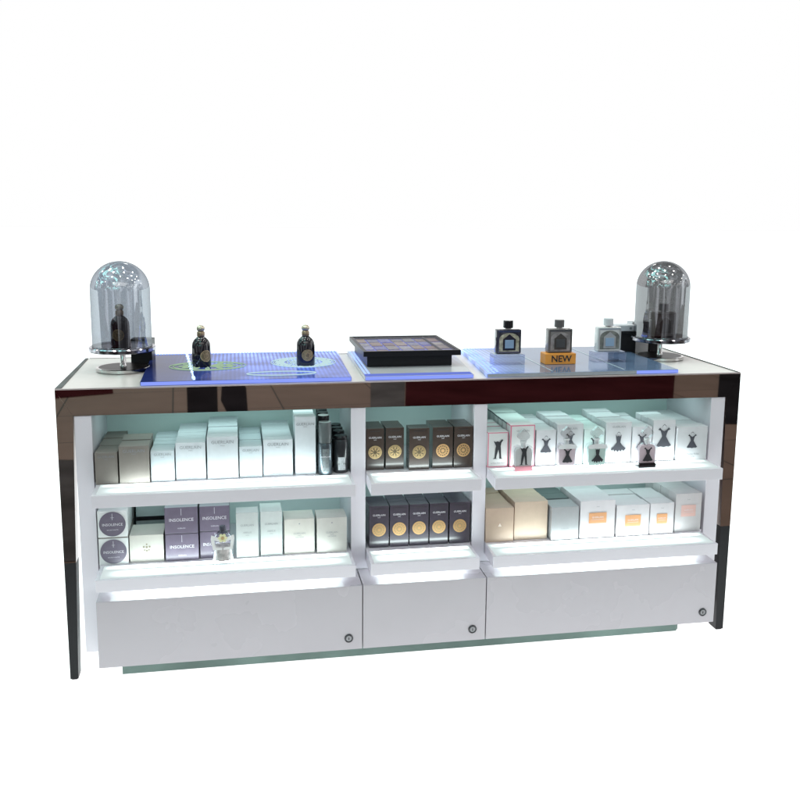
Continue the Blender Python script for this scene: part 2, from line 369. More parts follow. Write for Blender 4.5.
def ornament(cx, cy, rx, ry, kind):
    bm = newbm(); z = .0132
    for k in ((1.0, .93, .40) if kind else (1.0, .9)):
        add_tube(bm, [(cx+rx*k*math.cos(a*PI/32), cy+ry*k*math.sin(a*PI/32), z) for a in range(64)], .0012, 4, True)
    n = 22 if kind else 12
    if kind:
        for q_ in range(4):
            for i in range(36):
                a = 2*PI*(i+.5*(q_ % 2))/36; k = .5+.12*q_; add_lathe(bm, [(.0022, z-.0006), (.0016, z+.0006), (0, z+.0006)], 6, cx+rx*k*math.cos(a), cy+ry*k*math.sin(a))
    for i in range(n):
        a = 2*PI*i/n
        p = []
        for j in range(9):
            tt = j/8*2*PI; rr = (.74 if kind else .62)+.14*math.cos(tt); aa = a+.09*math.sin(tt)
            p.append((cx+rx*rr*math.cos(aa), cy+ry*rr*math.sin(aa), z))
        add_tube(bm, p[:-1], .0013, 4, True)
    for s in (-1, 1):
        if not kind:
            for k in range(2):
                add_tube(bm, [(cx+s*(rx*.35+.03*k*math.cos(a/12*2*PI)+.004*a*.2), cy+ry*.35*math.sin(a/12*2*PI)*(1-.2*k), z) for a in range(12)], .0014, 4, True)
    for i in range(10):
        a = 2*PI*i/10; add_tube(bm, [(cx+rx*.12*math.cos(a), cy+ry*.12*math.sin(a), z), (cx+rx*.45*math.cos(a+.4), cy+ry*.45*math.sin(a+.4), z)], .0013, 4)
    return bm
ox, oy = r.location.x, r.location.y
obj('etched_ornament', ornament(-.665-ox, .29-oy, .125, .085, 0), ETCH, r)
obj('etched_ornament', ornament(-.345-ox, .33-oy, .110, .105, 1), emis('etched_glow_pale', (.62, .85, .88), .9), r)
bm = newbm()
add_tube(bm, [(-.43-ox+.11*math.cos(a)*1.0, .115-oy+.035*math.sin(a), .0132) for a in [2*PI*i/20 for i in range(20)]], .0016, 4, True)
obj('etched_band', bm, emis('etched_glow_pale', (.62, .85, .88), .9), r)
# centre mat
qc = [(-.175, .022), (.178, .022), (.228, .575), (-.165, .575)]
r, q = acrylic(qc, mat_surface('grey_lit_acrylic', (.42, .42, .44), (.25, .35, 1.0), 1.4, 55, .25, 1.0, rough=.2, axis=1), 'pale grey acrylic mat with blue lit edges beneath the black case')
bm = newbm(); add_box(bm, q[0][0]+.002, q[1][0]-.002, q[0][1]-.0035, q[0][1]-.0004, .001, .0112); obj('light_edge', bm, EDGEL, r)
bm = newbm(); add_prism(bm, [(q[0][0]+.002, q[0][1]+.002), (q[1][0]-.003, q[1][1]+.002), (q[1][0]-.002, q[1][1]+.045), (q[0][0]+.004, q[0][1]+.045)], .0123, .0128); obj('lit_band', bm, emis('lit_band', (.20, .27, .85), .8), r)
bm = newbm()
for i in range(22):
    y = q[0][1]+.05+i*.022
    for k in range(2): add_box(bm, q[0][0]+.006+.012*k+.0004*i, q[0][0]+.012+.012*k+.0004*i, y, y+.009, .0123, .0133)
obj('light_dots', bm, emis('blue_led', (.25, .36, 1.0), 2.2), r)
# right mat
qr = [(.222, .022), (.884, .022), (.895, .575), (.272, .575)]
r, q = acrylic(qr, mat_surface('slate_mirror_acrylic', (.12, .18, .29), (.18, .30, 1.0), 4.0, 62, .30, .0, metal=.2, rough=.1, spec=.3), 'slate blue mirrored acrylic mat under three square perfume bottles')
bm = newbm(); add_box(bm, q[0][0]+.002, q[1][0]-.15, q[0][1]-.0035, q[0][1]-.0004, .001, .0112); obj('edge_strip', bm, mat('grey_edge', (.38, .40, .45), .2), r)
bm = newbm(); add_box(bm, q[1][0]-.149, q[1][0]-.002, q[0][1]-.0035, q[0][1]-.0004, .001, .0112); obj('light_edge', bm, EDGEL, r)
bm = newbm()
for i in range(26):
    y = q[0][1]+.012+i*.0205; sl = .05*(y-q[0][1])/.553
    for k in range(3):
        if k < 2 or R.random() < .8: add_box(bm, q[0][0]+sl+.008+.015*k, q[0][0]+sl+.014+.015*k+.004*R.random(), y, y+.009, .0125, .0135)
obj('light_dots', bm, emis('blue_led', (.25, .36, 1.0), 2.2), r)
bm = newbm()
for i in range(16):
    x = q[3][0]+.01+i*.0105; add_box(bm, x, x+.006, q[3][1]-.014, q[3][1]-.006, .0125, .014)
obj('light_dots', bm, emis('blue_led', (.25, .36, 1.0), 2.2), r)
bm = newbm()
for x in (.45, .70):
    add_box(bm, x-r.location.x-.0025, x-r.location.x+.0025, q[0][1]+.02, q[3][1]-.01, .0123, .0128)
obj('seam', bm, mat('pale_seam', (.45, .55, .62), .2), r)
MZ = MT+.0124

# ------------------------------------------------------------------ glass domes on stands
def stand(x, y, label):
    r = empty('display_stand', (x, y, H)); tag(r, label, 'display stand', 'chrome pedestal stands')
    bm = newbm(); add_lathe(bm, [(0, 0), (.084, 0), (.086, .0015), (.086, .011), (.084, .0125), (.078, .0125)], 64); obj('base_rim', bm, CHROME, r, smooth=True)
    bm = newbm(); add_lathe(bm, [(.0785, .0122), (0, .0122)], 64); obj('base_top', bm, DARKCHROME, r)
    bm = newbm(); add_lathe(bm, [(.011, .0122), (.011, .018), (.0095, .020), (.0095, .067)], 32); obj('post', bm, CHROME, r, smooth=True)
    bm = newbm(); add_lathe(bm, [(0, .066), (.104, .066), (.107, .069), (.107, .078), (.104, .081), (0, .081)], 72); obj('plate', bm, mat('plate_mirror', (.20, .20, .22), .12, metal=1, var=.8, vscale=45), r, smooth=True)
    return H+.081
def dome(x, y, z, label, m, rad=.0955, ht=.288):
    bm = newbm()
    rr = rad; zc = ht-rr*.98
    prof = [(rr, 0), (rr, zc*.5), (rr, zc)]+[(rr*math.cos(a), zc+rr*.98*math.sin(a)) for a in [PI/2*i/20 for i in range(1, 21)]]
    prof[-1] = (0, prof[-1][1])
    add_lathe(bm, prof, 96)
    o = obj('glass_dome', bm, m, None, (x, y, z+.0004), smooth=True); tag(o, label, 'glass dome', 'glass cloches on stands')
    bm = newbm(); add_lathe(bm, [(rr-.003, 0), (rr+.0012, 0), (rr+.0016, .002), (rr+.0012, .004), (rr-.003, .004)], 96); obj('rim', bm, glass('rim_glass', (.55, .57, .6), .25), o, smooth=True)
DOMEL = glass('hall_tint_glass_light', (.52, .54, .58), .22, .02, .42)  # both dome tints put the dark hall around clear glass into the colour
DOMER = glass('hall_tint_glass_dark', (.35, .345, .35), .20, .02, .40)
z = stand(-.94, .32, 'round chrome pedestal stand under the left, paler glass dome')
dome(-.94, .32, z, 'glass dome tinted with the dim hall, covering a round black bottle', DOMEL, .0945, .278)
z2 = stand(.967, .335, 'round chrome pedestal stand under the right, darker glass dome')
dome(.967, .335, z2, 'glass dome tinted with the dark hall, covering a square grey bottle', DOMER, .0955, .276)

# ------------------------------------------------------------------ bottles
BG = mat('black_bottle_glass', (.010, .009, .012), .07, coat=.5, spec=.6)
def round_bottle(x, y, z, label, rz=0, med=.0, s=1.0):
    r = empty('perfume_bottle', (x, y, z), rz); tag(r, label, 'perfume bottle', 'round black bottles with gold stoppers')
    w = .0308*s; k = s
    prof = [(0, 0), (w*.93, 0), (w, .003*k), (w*1.0, .045*k), (w*.99, .070*k), (w*.93, .080*k), (w*.75, .090*k), (w*.5, .097*k), (w*.36, .100*k), (w*.36, .103*k), (0, .103*k)]
    bm = newbm(); add_lathe(bm, prof, 40, 0, 0, 1, .82); obj('flask', bm, BG, r, smooth=True)
    bm = newbm(); add_lathe(bm, [(w*.40, .101*k), (w*.42, .104*k), (w*.42, .114*k), (w*.36, .117*k), (w*.30, .118*k)], 28); obj('neck_ring', bm, mat('bronze', (.33, .25, .17), .3, metal=.8), r, smooth=True)
    bm = newbm(); add_lathe(bm, [(w*.30, .117*k)]+[(max(0, w*.46*math.cos(a)), (.127+.0115*math.sin(a))*k) for a in [-PI/2.6+i*(PI/2+PI/2.6)/10 for i in range(11)]], 28); obj('stopper', bm, mat('pearl_gold', (.60, .55, .42), .25, metal=.7), r, smooth=True)
    # medallion wrapped on the flask
    def wrap(r0, r1, name, m, lift, fill=True):
        bm = newbm(); n = 28; cz = .038*k; rings = []
        for rr in [r0+(r1-r0)*i/4 for i in range(5)]:
            ring = []
            for i in range(n):
                a = 2*PI*i/n; th = rr*math.cos(a)/w + med; zz = cz+rr*math.sin(a)
                ring.append(bm.verts.new(((w+lift)*math.sin(th), -.82*(w+lift)*math.cos(th)-lift*.2, zz)))
            rings.append(ring)
        for p_, q_ in zip(rings, rings[1:]):
            for i in range(n): bm.faces.new((p_[i], p_[(i+1) % n], q_[(i+1) % n], q_[i]))
        obj(name, bm, m, r)
    wrap(.0008, .0190*k, 'medallion', mat('antique_gold', (.34, .26, .14), .42, metal=.4, var=.5, vscale=260), .0005)
    wrap(.0170*k, .0194*k, 'medallion_rim', GOLD, .0011)
    wrap(.0070*k, .0086*k, 'medallion_ring', GOLD, .0012)
    return r
round_bottle(-.685, .285, MZ, 'round black bottle, medallion turned aside, on the left oval of the blue mat', med=.55)
round_bottle(-.342, .262, MZ, 'round black bottle with gold stopper, on the right oval of the blue mat', med=.15)
round_bottle(-.945, .32, z+.0006, 'round black bottle with gold medallion inside the glass dome', med=-.15, s=1.0)

def square_bottle(x, y, z, label, body, cap, frame, labelc, w=.098, h=.086, innerc=None, rz=0):
    r = empty('perfume_bottle', (x, y, z), rz); tag(r, label, 'perfume bottle', 'square perfume bottles with cylindrical caps')
    d = .034
    bm = newbm(); add_box(bm, -w/2, w/2, -d/2, d/2, 0, h, .004, 3); obj('flask', bm, body, r, smooth=True)
    # raised frame around the front window
    bm = newbm()
    o_ = [(-w/2+.003, .003), (w/2-.003, .003), (w/2-.003, h-.003), (-w/2+.003, h-.003)]
    i_ = [(-w/2+.0075, .007), (w/2-.0075, .007), (w/2-.0075, h-.009), (-w/2+.0075, h-.009)]
    A = [bm.verts.new((p[0], -d/2-.0025, p[1])) for p in o_]; B = [bm.verts.new((p[0], -d/2-.0006, p[1])) for p in i_]; A0 = [bm.verts.new((p[0], -d/2+.0005, p[1])) for p in o_]
    for i in range(4):
        j = (i+1) % 4; bm.faces.new((A[i], A[j], B[j], B[i])); bm.faces.new((A0[i], A0[j], A[j], A[i]))
    obj('front_frame', bm, frame, r)
    bm = newbm(); pts = [(-.040, .008), (.040, .008), (.040, .052)]+[(.040*math.cos(a), .052+.022*math.sin(a)) for a in [PI*i/10 for i in range(1, 10)]]+[(-.040, .052)]
    add_poly(bm, pts, -d/2-.0010, w/.098, h/.086); obj('window', bm, innerc, r, recalc=False)
    bm = newbm(); pts = [(-.025, .012), (.025, .012), (.025, .052), (.0, .070), (-.025, .052)]; add_poly(bm, pts, -d/2-.0022, w/.098, h/.086); obj('inner_facet', bm, frame, r, recalc=False)
    bm = newbm(); add_box(bm, -.0155, .0155, -d/2-.0045, -d/2-.0024, .019, .048, .0006); lb = obj('label_plate', bm, labelc, r)
    bm = newbm(); add_lathe(bm, [(.011, h-.001), (.011, h+.005)], 24); obj('collar', bm, CHROME, r, smooth=True)
    bm = newbm(); add_lathe(bm, [(.0165, h+.0045), (.0175, h+.0055), (.0175, h+.029), (.0165, h+.030), (0, h+.030)], 36); obj('cap', bm, cap, r, smooth=True)
    return r
def block(x, y, w, h, m, label, cat='display block', d=.055):
    bm = newbm(); add_box(bm, -w/2, w/2, 0, d, 0, h, .0015)
    return tag(obj('display_block', bm, m, None, (x, y, MZ)), label, cat, 'blocks raising the square bottles')
CLEAR = glass('clear_acrylic', (.80, .84, .93), .16, .03, .7)
GREYB = mat('grey_bottle', (.20, .18, .175), .2, coat=.4); GREYF = mat('grey_bottle_frame', (.13, .115, .11), .2, metal=.4)
xs = ((.3465, .112), (.5245, .111), (.712, .118))
b1 = block(xs[0][0]-0.0, .185, .110, .034, CLEAR, 'clear acrylic block under the black square bottle, beside the blue dots')
bm = newbm(); add_box(bm, -.053, .053, .005, .050, .0348, .0356); 
obj('glow_plate', bm, mat('pale_plate', (.55, .60, .75), .3), b1)
b2_ = block(xs[1][0], .172, .110, .037, mat('orange_block', (.92, .36, .06), .45, var=.05), 'orange block with NEW printed in black, under the grey square bottle')
text('NEW', .0315, INK, b2_, .002, -.0012, .0185, .0006)
b3 = block(xs[2][0]+.003, .195, .116, .034, CLEAR, 'clear acrylic block under the white square bottle')
bm = newbm(); add_box(bm, -.056, .056, .005, .050, .0348, .0356); obj('glow_plate', bm, mat('pale_plate', (.55, .60, .75), .3), b3)
square_bottle(.347, .215, MZ+.0362, 'square black framed perfume bottle with black cap and blue label on clear block', mat('navy_bottle', (.02, .02, .035), .1, coat=.5), BLACKG, mat('silver_black', (.10, .10, .15), .18, metal=.8),
              mat('ice_blue_label', (.30, .42, .58), .35), .087, .083, mat('amber_glass', (.50, .46, .34), .2, metal=.3, var=.6, vscale=60))
square_bottle(.527, .205, MZ+.0376, 'square taupe grey perfume bottle with grey cap on the orange block', GREYB, mat('grey_cap', (.12, .11, .11), .3, coat=.3), GREYF,
              mat('dark_label', (.07, .07, .075), .35), .087, .083, mat('silver_window', (.48, .44, .44), .2, metal=.4, var=.4, vscale=50))
square_bottle(.7145, .225, MZ+.0362, 'square white perfume bottle with white cap and blue label on clear block', mat('white_bottle', (.66, .66, .66), .2, coat=.4), mat('white_cap', (.68, .68, .70), .3), mat('white_frame', (.52, .52, .54), .2, metal=.3),
              mat('ice_blue_label', (.30, .42, .58), .35), .087, .085, mat('grey_window', (.28, .29, .27), .2, metal=.4, var=.4, vscale=50))
square_bottle(.974, .335, z2+.0006, 'square grey perfume bottle with grey cap inside the dark glass dome', mat('dome_bottle', (.60, .55, .53), .2, coat=.4), mat('dome_cap', (.45, .43, .43), .3), mat('dome_frame', (.48, .44, .42), .25, metal=.3),
              mat('dome_label', (.33, .33, .34), .35), .088, .090, mat('silver_window2', (.75, .72, .72), .2, metal=.3, var=.4, vscale=50), rz=.1)

# boxes beside the domes
bm = newbm(); add_box(bm, -.036, .036, 0, .055, 0, .085, .001); tag(obj('gift_box', bm, BLACK, None, (-.893, .445, MT), -.12), 'small black box standing behind the stand of the left dome', 'box')
bm = newbm(); add_box(bm, -.042, .042, 0, .06, 0, .088, .001); gb = tag(obj('gift_box', bm, BLACK, None, (.868, .42, MT), -.03), 'tall black box between the right mat and the dome stand', 'box')
bm = newbm(); add_box(bm, -.041, .041, .002, .058, .0895, .113, .003, 3); o = tag(obj('white_bottle', bm, mat('white_flask', (.66, .66, .70), .3), None, (.868, .42, MT), -.03), 'small white flask lying on top of the tall black box', 'bottle')
bm = newbm(); add_disc_front(bm, .005, .0012, .02, .101, 16); obj('nozzle', bm, INKG, o, recalc=False)
bm = newbm(); add_box(bm, -.05, .02, 0, .05, 0, .118, .001); tag(obj('gift_box', bm, mat('white_card', (.66, .64, .66), .5), None, (.968, .475, MT), 0), 'white box behind the post of the right dome stand', 'box')
bm = newbm(); add_box(bm, -.025, .025, 0, .05, 0, .09, .001); tag(obj('gift_box', bm, BLACK, None, (1.018, .475, MT), 0), 'small black box behind the white box at the right dome stand', 'box')

# ------------------------------------------------------------------ tester case
cs = empty('tester_case', (.0, .36, MZ)); tag(cs, 'low black display case with a glass lid over rows of coloured samples', 'display case')
bm = newbm(); add_box(bm, -.142, .148, -.158, .17, 0, .038, .0015); obj('base', bm, BLACK, cs)
bm = newbm()
X0, X1, Y0, Y1 = -.158, .173, -.185, .20; fw = .010
add_box(bm, X0, X1, Y0, Y0+fw, .0385, .056, .0008); add_box(bm, X0, X1, Y1-fw, Y1, .0385, .056, .0008)
add_box(bm, X0, X0+fw, Y0+fw, Y1-fw, .0387, .0558); add_box(bm, X1-fw, X1, Y0+fw, Y1-fw, .0387, .0558); add_box(bm, X0+fw, X1-fw, Y0+fw, Y1-fw, .0386, .042)
obj('lid_frame', bm, BLACK, cs)
bm = newbm(); add_box(bm, X0+fw, X1-fw, Y0+fw, Y1-fw, .0535, .0552); obj('glass_lid', bm, glass('lid_glass', (.9, .9, .95), .05, .03, .9), cs)
bm = newbm(); add_box(bm, X0+fw, X1-fw, Y0+fw, Y1-fw, .0422, .0440); obj('liner', bm, mat('lit_liner', (.13, .12, .22), .4, emit=(.16, .2, .9), estr=.6, var=.5, vscale=30), cs)
pal = [(.42, .27, .15), (.50, .40, .28), (.46, .42, .48), (.36, .20, .12), (.55, .48, .40), (.30, .28, .50), (.48, .33, .20)]
bw = (X1-X0-2*fw)/7
for row in range(4):
    for i in range(7):
        x0 = X0+fw+bw*i+.003; y0 = Y0+fw+.006+row*.0895
        c = pal[(i*3+row*2) % 7]
        bm = newbm(); add_box(bm, x0, x0+bw-.006, y0, y0+.060+.015*((i+row) % 2), .0441, .0475, .0008)
        sc = obj('sample_card', bm, mat('sample_%d' % ((i*3+row*2) % 7), c, .35, var=.35, vscale=90), cs)
for x in (X0+fw+.001, .112):
    bm = newbm(); add_box(bm, x, x+.004, Y0+fw, Y1-fw, .0441, .0533); obj('case_partition', bm, BLACK, cs)

# ------------------------------------------------------------------ cartons on the shelves
ORD = ['front', 'second', 'third', 'fourth', 'fifth', 'sixth', 'seventh', 'eighth', 'ninth']
def carton_mesh(w, d, h, m, key):
    bm = newbm(); add_box(bm, -w/2, w/2, 0, d, 0, h, .0007, 2)
    # tuck-flap slit on the lid
    fin(bm, False)
    me = bpy.data.meshes.new('carton'); bm.to_mesh(me); bm.free(); me.materials.append(m)
    return me
def column(x0, x1, y, h, z, d, n, m, desc, where, deco=None, shrink=0.0, back_m=None, grp=None, hj=0):
    """a row of equal cartons one behind the other; desc is the front one, where says which row"""
    w = x1-x0-.0018; me = carton_mesh(w, d-.0026, h, m, desc); mb = me if not back_m else carton_mesh(w, d-.0026, h, back_m, desc)
    first = None
    for k in range(n):
        o = link('carton', me if k == 0 else mb, None, ((x0+x1)/2+R.uniform(-.0005, .0005)*(k > 0), y+k*d, z+.0003), R.uniform(-.012, .012) if k else R.uniform(-.006, .006))
        if k: o.scale = (.988, 1, R.uniform(.972, 1.0))
        if k == 0:
            tag(o, desc, 'box', grp or ('cartons of the row '+where)); first = o
            if deco: deco(o, w, h)
        else:
            last = ''
            tag(o, '%s%s carton back in the row %s' % (ORD[k], last, where), 'box', grp or ('cartons of the row '+where))
    return first
def front_sheet(o, name, pts, m, y=-.0005):
    bm = newbm(); add_poly(bm, pts, y); return obj(name, bm, m, o, recalc=False)
YF = -.0010
def d_plain(txtm, tz=.84, size=.0122, city=True, s='GUERLAIN', bold=0):
    def f(o, w, h):
        text(s, size, txtm, o, 0, YF, h*tz, bold)
        if city: text('PARIS', size*.42, txtm, o, 0, YF, h*tz-size*.85)
    return f
def d_low(txtm, m2=None):
    def f(o, w, h):
        text('GUERLAIN', w*.155, txtm, o, 0, YF, h*.87); text('PARIS', w*.06, txtm, o, 0, YF, h*.79)
        text('EAU DE PARFUM', w*.05, txtm, o, 0, YF, h*.07)
    return f
GREYC = mat('warm_grey_card', (.20, .175, .158), .55, var=.05)
SILVC = mat('silver_card', (.50, .545, .58), .42, var=.04)
SILVC2 = mat('silver_white_card', (.55, .575, .61), .42, var=.04)
U = 'upper left shelf'
column(-.994, -.927, -.019, .098, S1, .048, 6, GREYC, 'short warm grey carton, front one at the left end of upper shelf', 'of short grey cartons, upper left', d_low(INKG))
column(-.924, -.835, -.023, .116, S1, .042, 4, GREYC, 'tall warm grey carton, front one beside the short grey carton', 'of tall grey cartons, upper left', d_low(INKG))
column(-.833, -.762, -.014, .097, S1, .044, 6, SILVC, 'small pale carton, front one right of the two grey cartons', 'of small pale cartons next to the grey ones', d_low(INKG))
column(-.760, -.669, -.008, .117, S1, .047, 6, SILVC2, 'medium white carton, front one between a small pale and a tall wide one', 'of medium white cartons nearer the grey ones', d_low(INKG))
column(-.666, -.571, -.012, .133, S1, .050, 6, SILVC2, 'wide tall white carton, front one in the middle of the upper left shelf', 'of wide tall white cartons', d_low(INKG))
column(-.569, -.498, -.009, .099, S1, .046, 6, SILVC, 'small pale carton, front one just right of the wide tall white one', 'of small pale cartons after the wide ones', d_low(INKG))
column(-.496, -.404, -.005, .116, S1, .048, 6, SILVC2, 'medium white carton, front one just left of the tallest narrow carton', 'of medium white cartons left of the tallest ones', d_low(INKG))
def d8(o, w, h):
    text('GUERLAIN', .0118, INKG, o, 0, YF, h*.875); text('PARIS', .005, INKG, o, 0, YF, h*.83); text('EAU DE PARFUM', .0048, INKG, o, 0, YF, h*.08)
column(-.398, -.332, -.003, .185, S1, .040, 3, SILVC2, 'tallest narrow white carton, front one, beside the grey spray can', 'of tallest narrow white cartons', d8)

# cans at the right end of the upper left shelf
def can(x, y, z, w, h, capfrac, bodym, capm, label, lab=None, group='dark cans on the upper left shelf'):
    r = empty('spray_can', (x, y, z+.0004)); tag(r, label, 'can', group)
    hc = h*capfrac; hb = h-hc
    bm = newbm(); add_lathe(bm, [(0, 0), (w*.94, 0), (w, .003), (w, hb-.006), (w*.96, hb-.002), (w*.8, hb)], 40); obj('can_body', bm, bodym, r, smooth=True)
    bm = newbm(); add_lathe(bm, [(w*.86, hb-.001), (w*.9, hb), (w*.9, h-.004), (w*.84, h), (0, h)], 40); obj('cap', bm, capm, r, smooth=True)
    if lab:
        bm = newbm(); n = 12; R0 = w+.0006
        a0, a1, z0, z1, lm = lab
        for i in range(n):
            q0 = a0+(a1-a0)*i/n; q1 = a0+(a1-a0)*(i+1)/n
            bm.faces.new([bm.verts.new((R0*math.sin(a), -R0*math.cos(a), zz)) for a, zz in ((q0, z0), (q1, z0), (q1, z1), (q0, z1))])
        obj('label_band', bm, lm, r, recalc=False)
    return r
CANM = mat('steel_blue_can', (.13, .16, .18), .25, metal=.8); CAPM = mat('smoke_cap', (.10, .115, .12), .2, coat=.3)
DKCAN = mat('dark_can', (.02, .022, .026), .18, coat=.3)
r = can(-.3035, .0, S1, .0226, .168, .39, CANM, CAPM, 'tall grey metal spray can with smoky cap, in front', (-.45, .45, .012, .085, mat('can_label', (.16, .18, .19), .4, var=.3, vscale=150)))
text('GUERLAIN', .0065, INKW, r, 0, -.0235, .060)
r = can(-.2525, .018, S1, .0235, .118, .08, DKCAN, BLACKG, 'short black can with a white label near the divider', (-.45, .55, .010, .052, mat('white_label', (.55, .57, .60), .5, var=.2, vscale=200)))
text('HOMME', .0075, INK, r, .001, -.0235, .030)
for k in range(3):
    can(-.3035+.001*k, .050+.046*k, S1, .0205, .178, .3, DKCAN, BLACKG, ['tall black can directly behind the grey spray can', 'tall black can, second behind the grey spray can', 'tall black can, rearmost behind the grey spray can'][k])
    can(-.2535, .068+.046*k, S1, .0205, .122, .2, DKCAN, BLACKG, ['short black can directly behind the labelled one', 'short black can, second behind the labelled one', 'short black can, rearmost behind the labelled one'][k])

# centre bay: dark cartons with round gold emblems
def emblem(kind, m, dark):
    key = ('emb', kind)
    if key in TXT: return TXT[key]
    bm = newbm(); r = .0215
    add_disc_front(bm, r, -.0012, 0, 0, 40, r*.84)
    if kind == 0:     # swirl of petals
        add_disc_front(bm, r*.80, -.0011, 0, 0, 40, r*.68)
        for i in range(8):
            a = 2*PI*i/8
            p = [(math.cos(a+da)*rr*r, math.sin(a+da)*rr*r) for rr, da in ((.20, 0), (.45, -.35), (.78, -.25), (.70, .12), (.45, .22))]
            add_poly(bm, p, -.0013)
    else:             # rosette of dots and rings
        add_disc_front(bm, r*.60, -.0011, 0, 0, 36, r*.46); add_disc_front(bm, r*.24, -.0011, 0, 0, 20)
        for i in range(14):
            a = 2*PI*i/14; add_disc_front(bm, r*.085, -.0012, r*.72*math.cos(a), r*.72*math.sin(a), 8)
        for i in range(8):
            a = 2*PI*i/8; add_disc_front(bm, r*.06, -.0012, r*.35*math.cos(a), r*.35*math.sin(a), 8)
    for f in bm.faces:
        f.normal_update()
        if f.normal.y > 0: f.normal_flip()
    me = bpy.data.meshes.new('emblem'); bm.to_mesh(me); bm.free(); me.materials.append(m); TXT[key] = me
    return me
def d_emb(kind, goldm, frac=.46):
    def f(o, w, h):
        bm = newbm(); add_disc_front(bm, .0225, -.0008, 0, h*frac, 40)
        for fc in bm.faces:
            fc.normal_update()
            if fc.normal.y > 0: fc.normal_flip()
        e = obj('emblem_ground', bm, mat('emblem_ground_%d' % kind, (.13, .095, .055), .4, metal=.3) if kind != 2 else mat('emblem_ground_2', (.33, .26, .13), .4, metal=.3), o, recalc=False)
        link('emblem', emblem(min(kind, 1), goldm, None), e, (0, -.0004, h*frac))
        text('GUERLAIN', .0088, INKW, o, 0, YF, h*.78); text('PARIS', .0038, INKW, o, 0, YF, h*.725)
        bm = newbm(); add_box(bm, -w*.28, w*.28, -.0006, .002, h-.010, h-.0085); obj('tab_slit', bm, INK, o)
    return f
BROWN = mat('brown_black_card', (.050, .036, .031), .22, coat=.35, var=.12)
AUB = mat('aubergine_card', (.050, .042, .058), .22, coat=.35, var=.12)
BACKD = mat('dark_teal_card', (.035, .045, .05), .3, var=.1)
for i, (a, b_, y, k, n) in enumerate([(-.172, -.113, .016, 0, 2), (-.109, -.048, .018, 0, 2), (-.036, .031, .0, 0, 1), (.042, .110, .006, 1, 2), (.112, .175, .004, 1, 2)]):
    desc = ['brown black carton with a gold swirl, leftmost on the upper centre shelf', 'brown black carton with a gold swirl emblem, touching the leftmost one',
            'brown black carton with a gold swirl emblem, standing alone mid shelf', 'brown black carton with an orange gold rosette, right of the lone carton',
            'brown black carton with an orange gold rosette, against the right divider'][i]
    column(a, b_, y, .136, S1, .056, n, BROWN, desc, ['behind the leftmost swirl carton', 'behind the second swirl carton', 'of the lone swirl carton', 'behind the left rosette carton', 'behind the rosette carton at the divider'][i],
           d_emb(k, GOLD if k == 0 else mat('orange_gold', (.55, .32, .14), .4, metal=.3), .43), grp='dark cartons on the upper centre shelf')
for i, (a, b_) in enumerate([(-.163, -.0975), (-.0955, -.0325), (-.031, .0335), (.0355, .099), (.102, .172)]):
    desc = 'aubergine carton with a pale gold rosette on the lower centre shelf, '+['leftmost of five', 'second from the left', 'middle of five', 'second from the right', 'rightmost of five'][i]
    column(a, b_, .006, .1395, S2, .060, 3 if i == 4 else 2, AUB, desc, 'behind the %s aubergine carton' % ['leftmost', 'second', 'middle', 'fourth', 'rightmost'][i], d_emb(2, PALEGOLD, .43), grp='dark cartons on the lower centre shelf')

# upper right: white cartons with dress prints
DRESS = [(-.30, 1.0), (-.42, .90), (-.26, .84), (-.20, .72), (-.16, .60), (-.14, .52), (-.34, .25), (-.52, .04), (-.36, -.02), (-.18, .0), (0, -.04), (.2, .0), (.36, -.02), (.52, .04), (.34, .25), (.14, .52), (.16, .60), (.20, .72), (.26, .84), (.42, .90), (.30, 1.0), (.17, .88), (.0, .80), (-.17, .88)]
DRESS2 = [(-.22, 1.0), (-.20, .80), (-.16, .62), (-.14, .52), (-.34, .30), (-.60, .12), (-.50, .02), (-.38, .10), (-.30, -.06), (-.18, .06), (-.04, -.08), (.08, .06), (.20, -.06), (.30, .08), (.42, -.02), (.60, .14), (.34, .32), (.14, .52), (.16, .62), (.20, .80), (.22, 1.0), (.10, .88), (.0, .94), (-.10, .88)]
SUIT = [(-.30, .93), (-.16, .86), (-.05, .90), (.08, .86), (.24, 1.0), (.32, .96), (.20, .82), (.16, .66), (.18, .50), (.20, .25), (.22, .04), (.30, .0), (.10, .0), (.08, .25), (.02, .48), (-.06, .25), (-.12, .03), (-.02, .0), (-.34, .0), (-.22, .05), (-.20, .30), (-.18, .50), (-.14, .66), (-.22, .80)]
def dress(o, w, cx, z0, hh, kind=0, m=INK, y=-.0012, lowtext=True):
    bm = newbm(); pts = (DRESS, DRESS2, SUIT)[kind]
    add_poly(bm, pts, y, hh*.80, hh, cx, z0)
    if kind < 2:
        add_poly(bm, [(-.17, .98), (-.10, 1.12), (.0, 1.18), (.10, 1.12), (.17, .98), (.08, 1.10), (0, 1.14), (-.08, 1.10)], y, hh*.8, hh, cx, z0)
    return obj('dress_print', bm, m, o, recalc=False)
def d_dress(kind=0, zf=.33, hf=.40, name=False, txt=True):
    def f(o, w, h):
        dress(o, w, 0, h*zf, h*hf, kind, mat('charcoal_print', (.05, .05, .065), .6))
        if name: text('GUERLAIN', w*.11, INKG, o, 0, YF, h*.89)
        if txt: text('La Petite Robe', w*.085, INKG, o, 0, YF, h*.19); text('Noire', w*.085, INKG, o, 0, YF, h*.12)
    return f
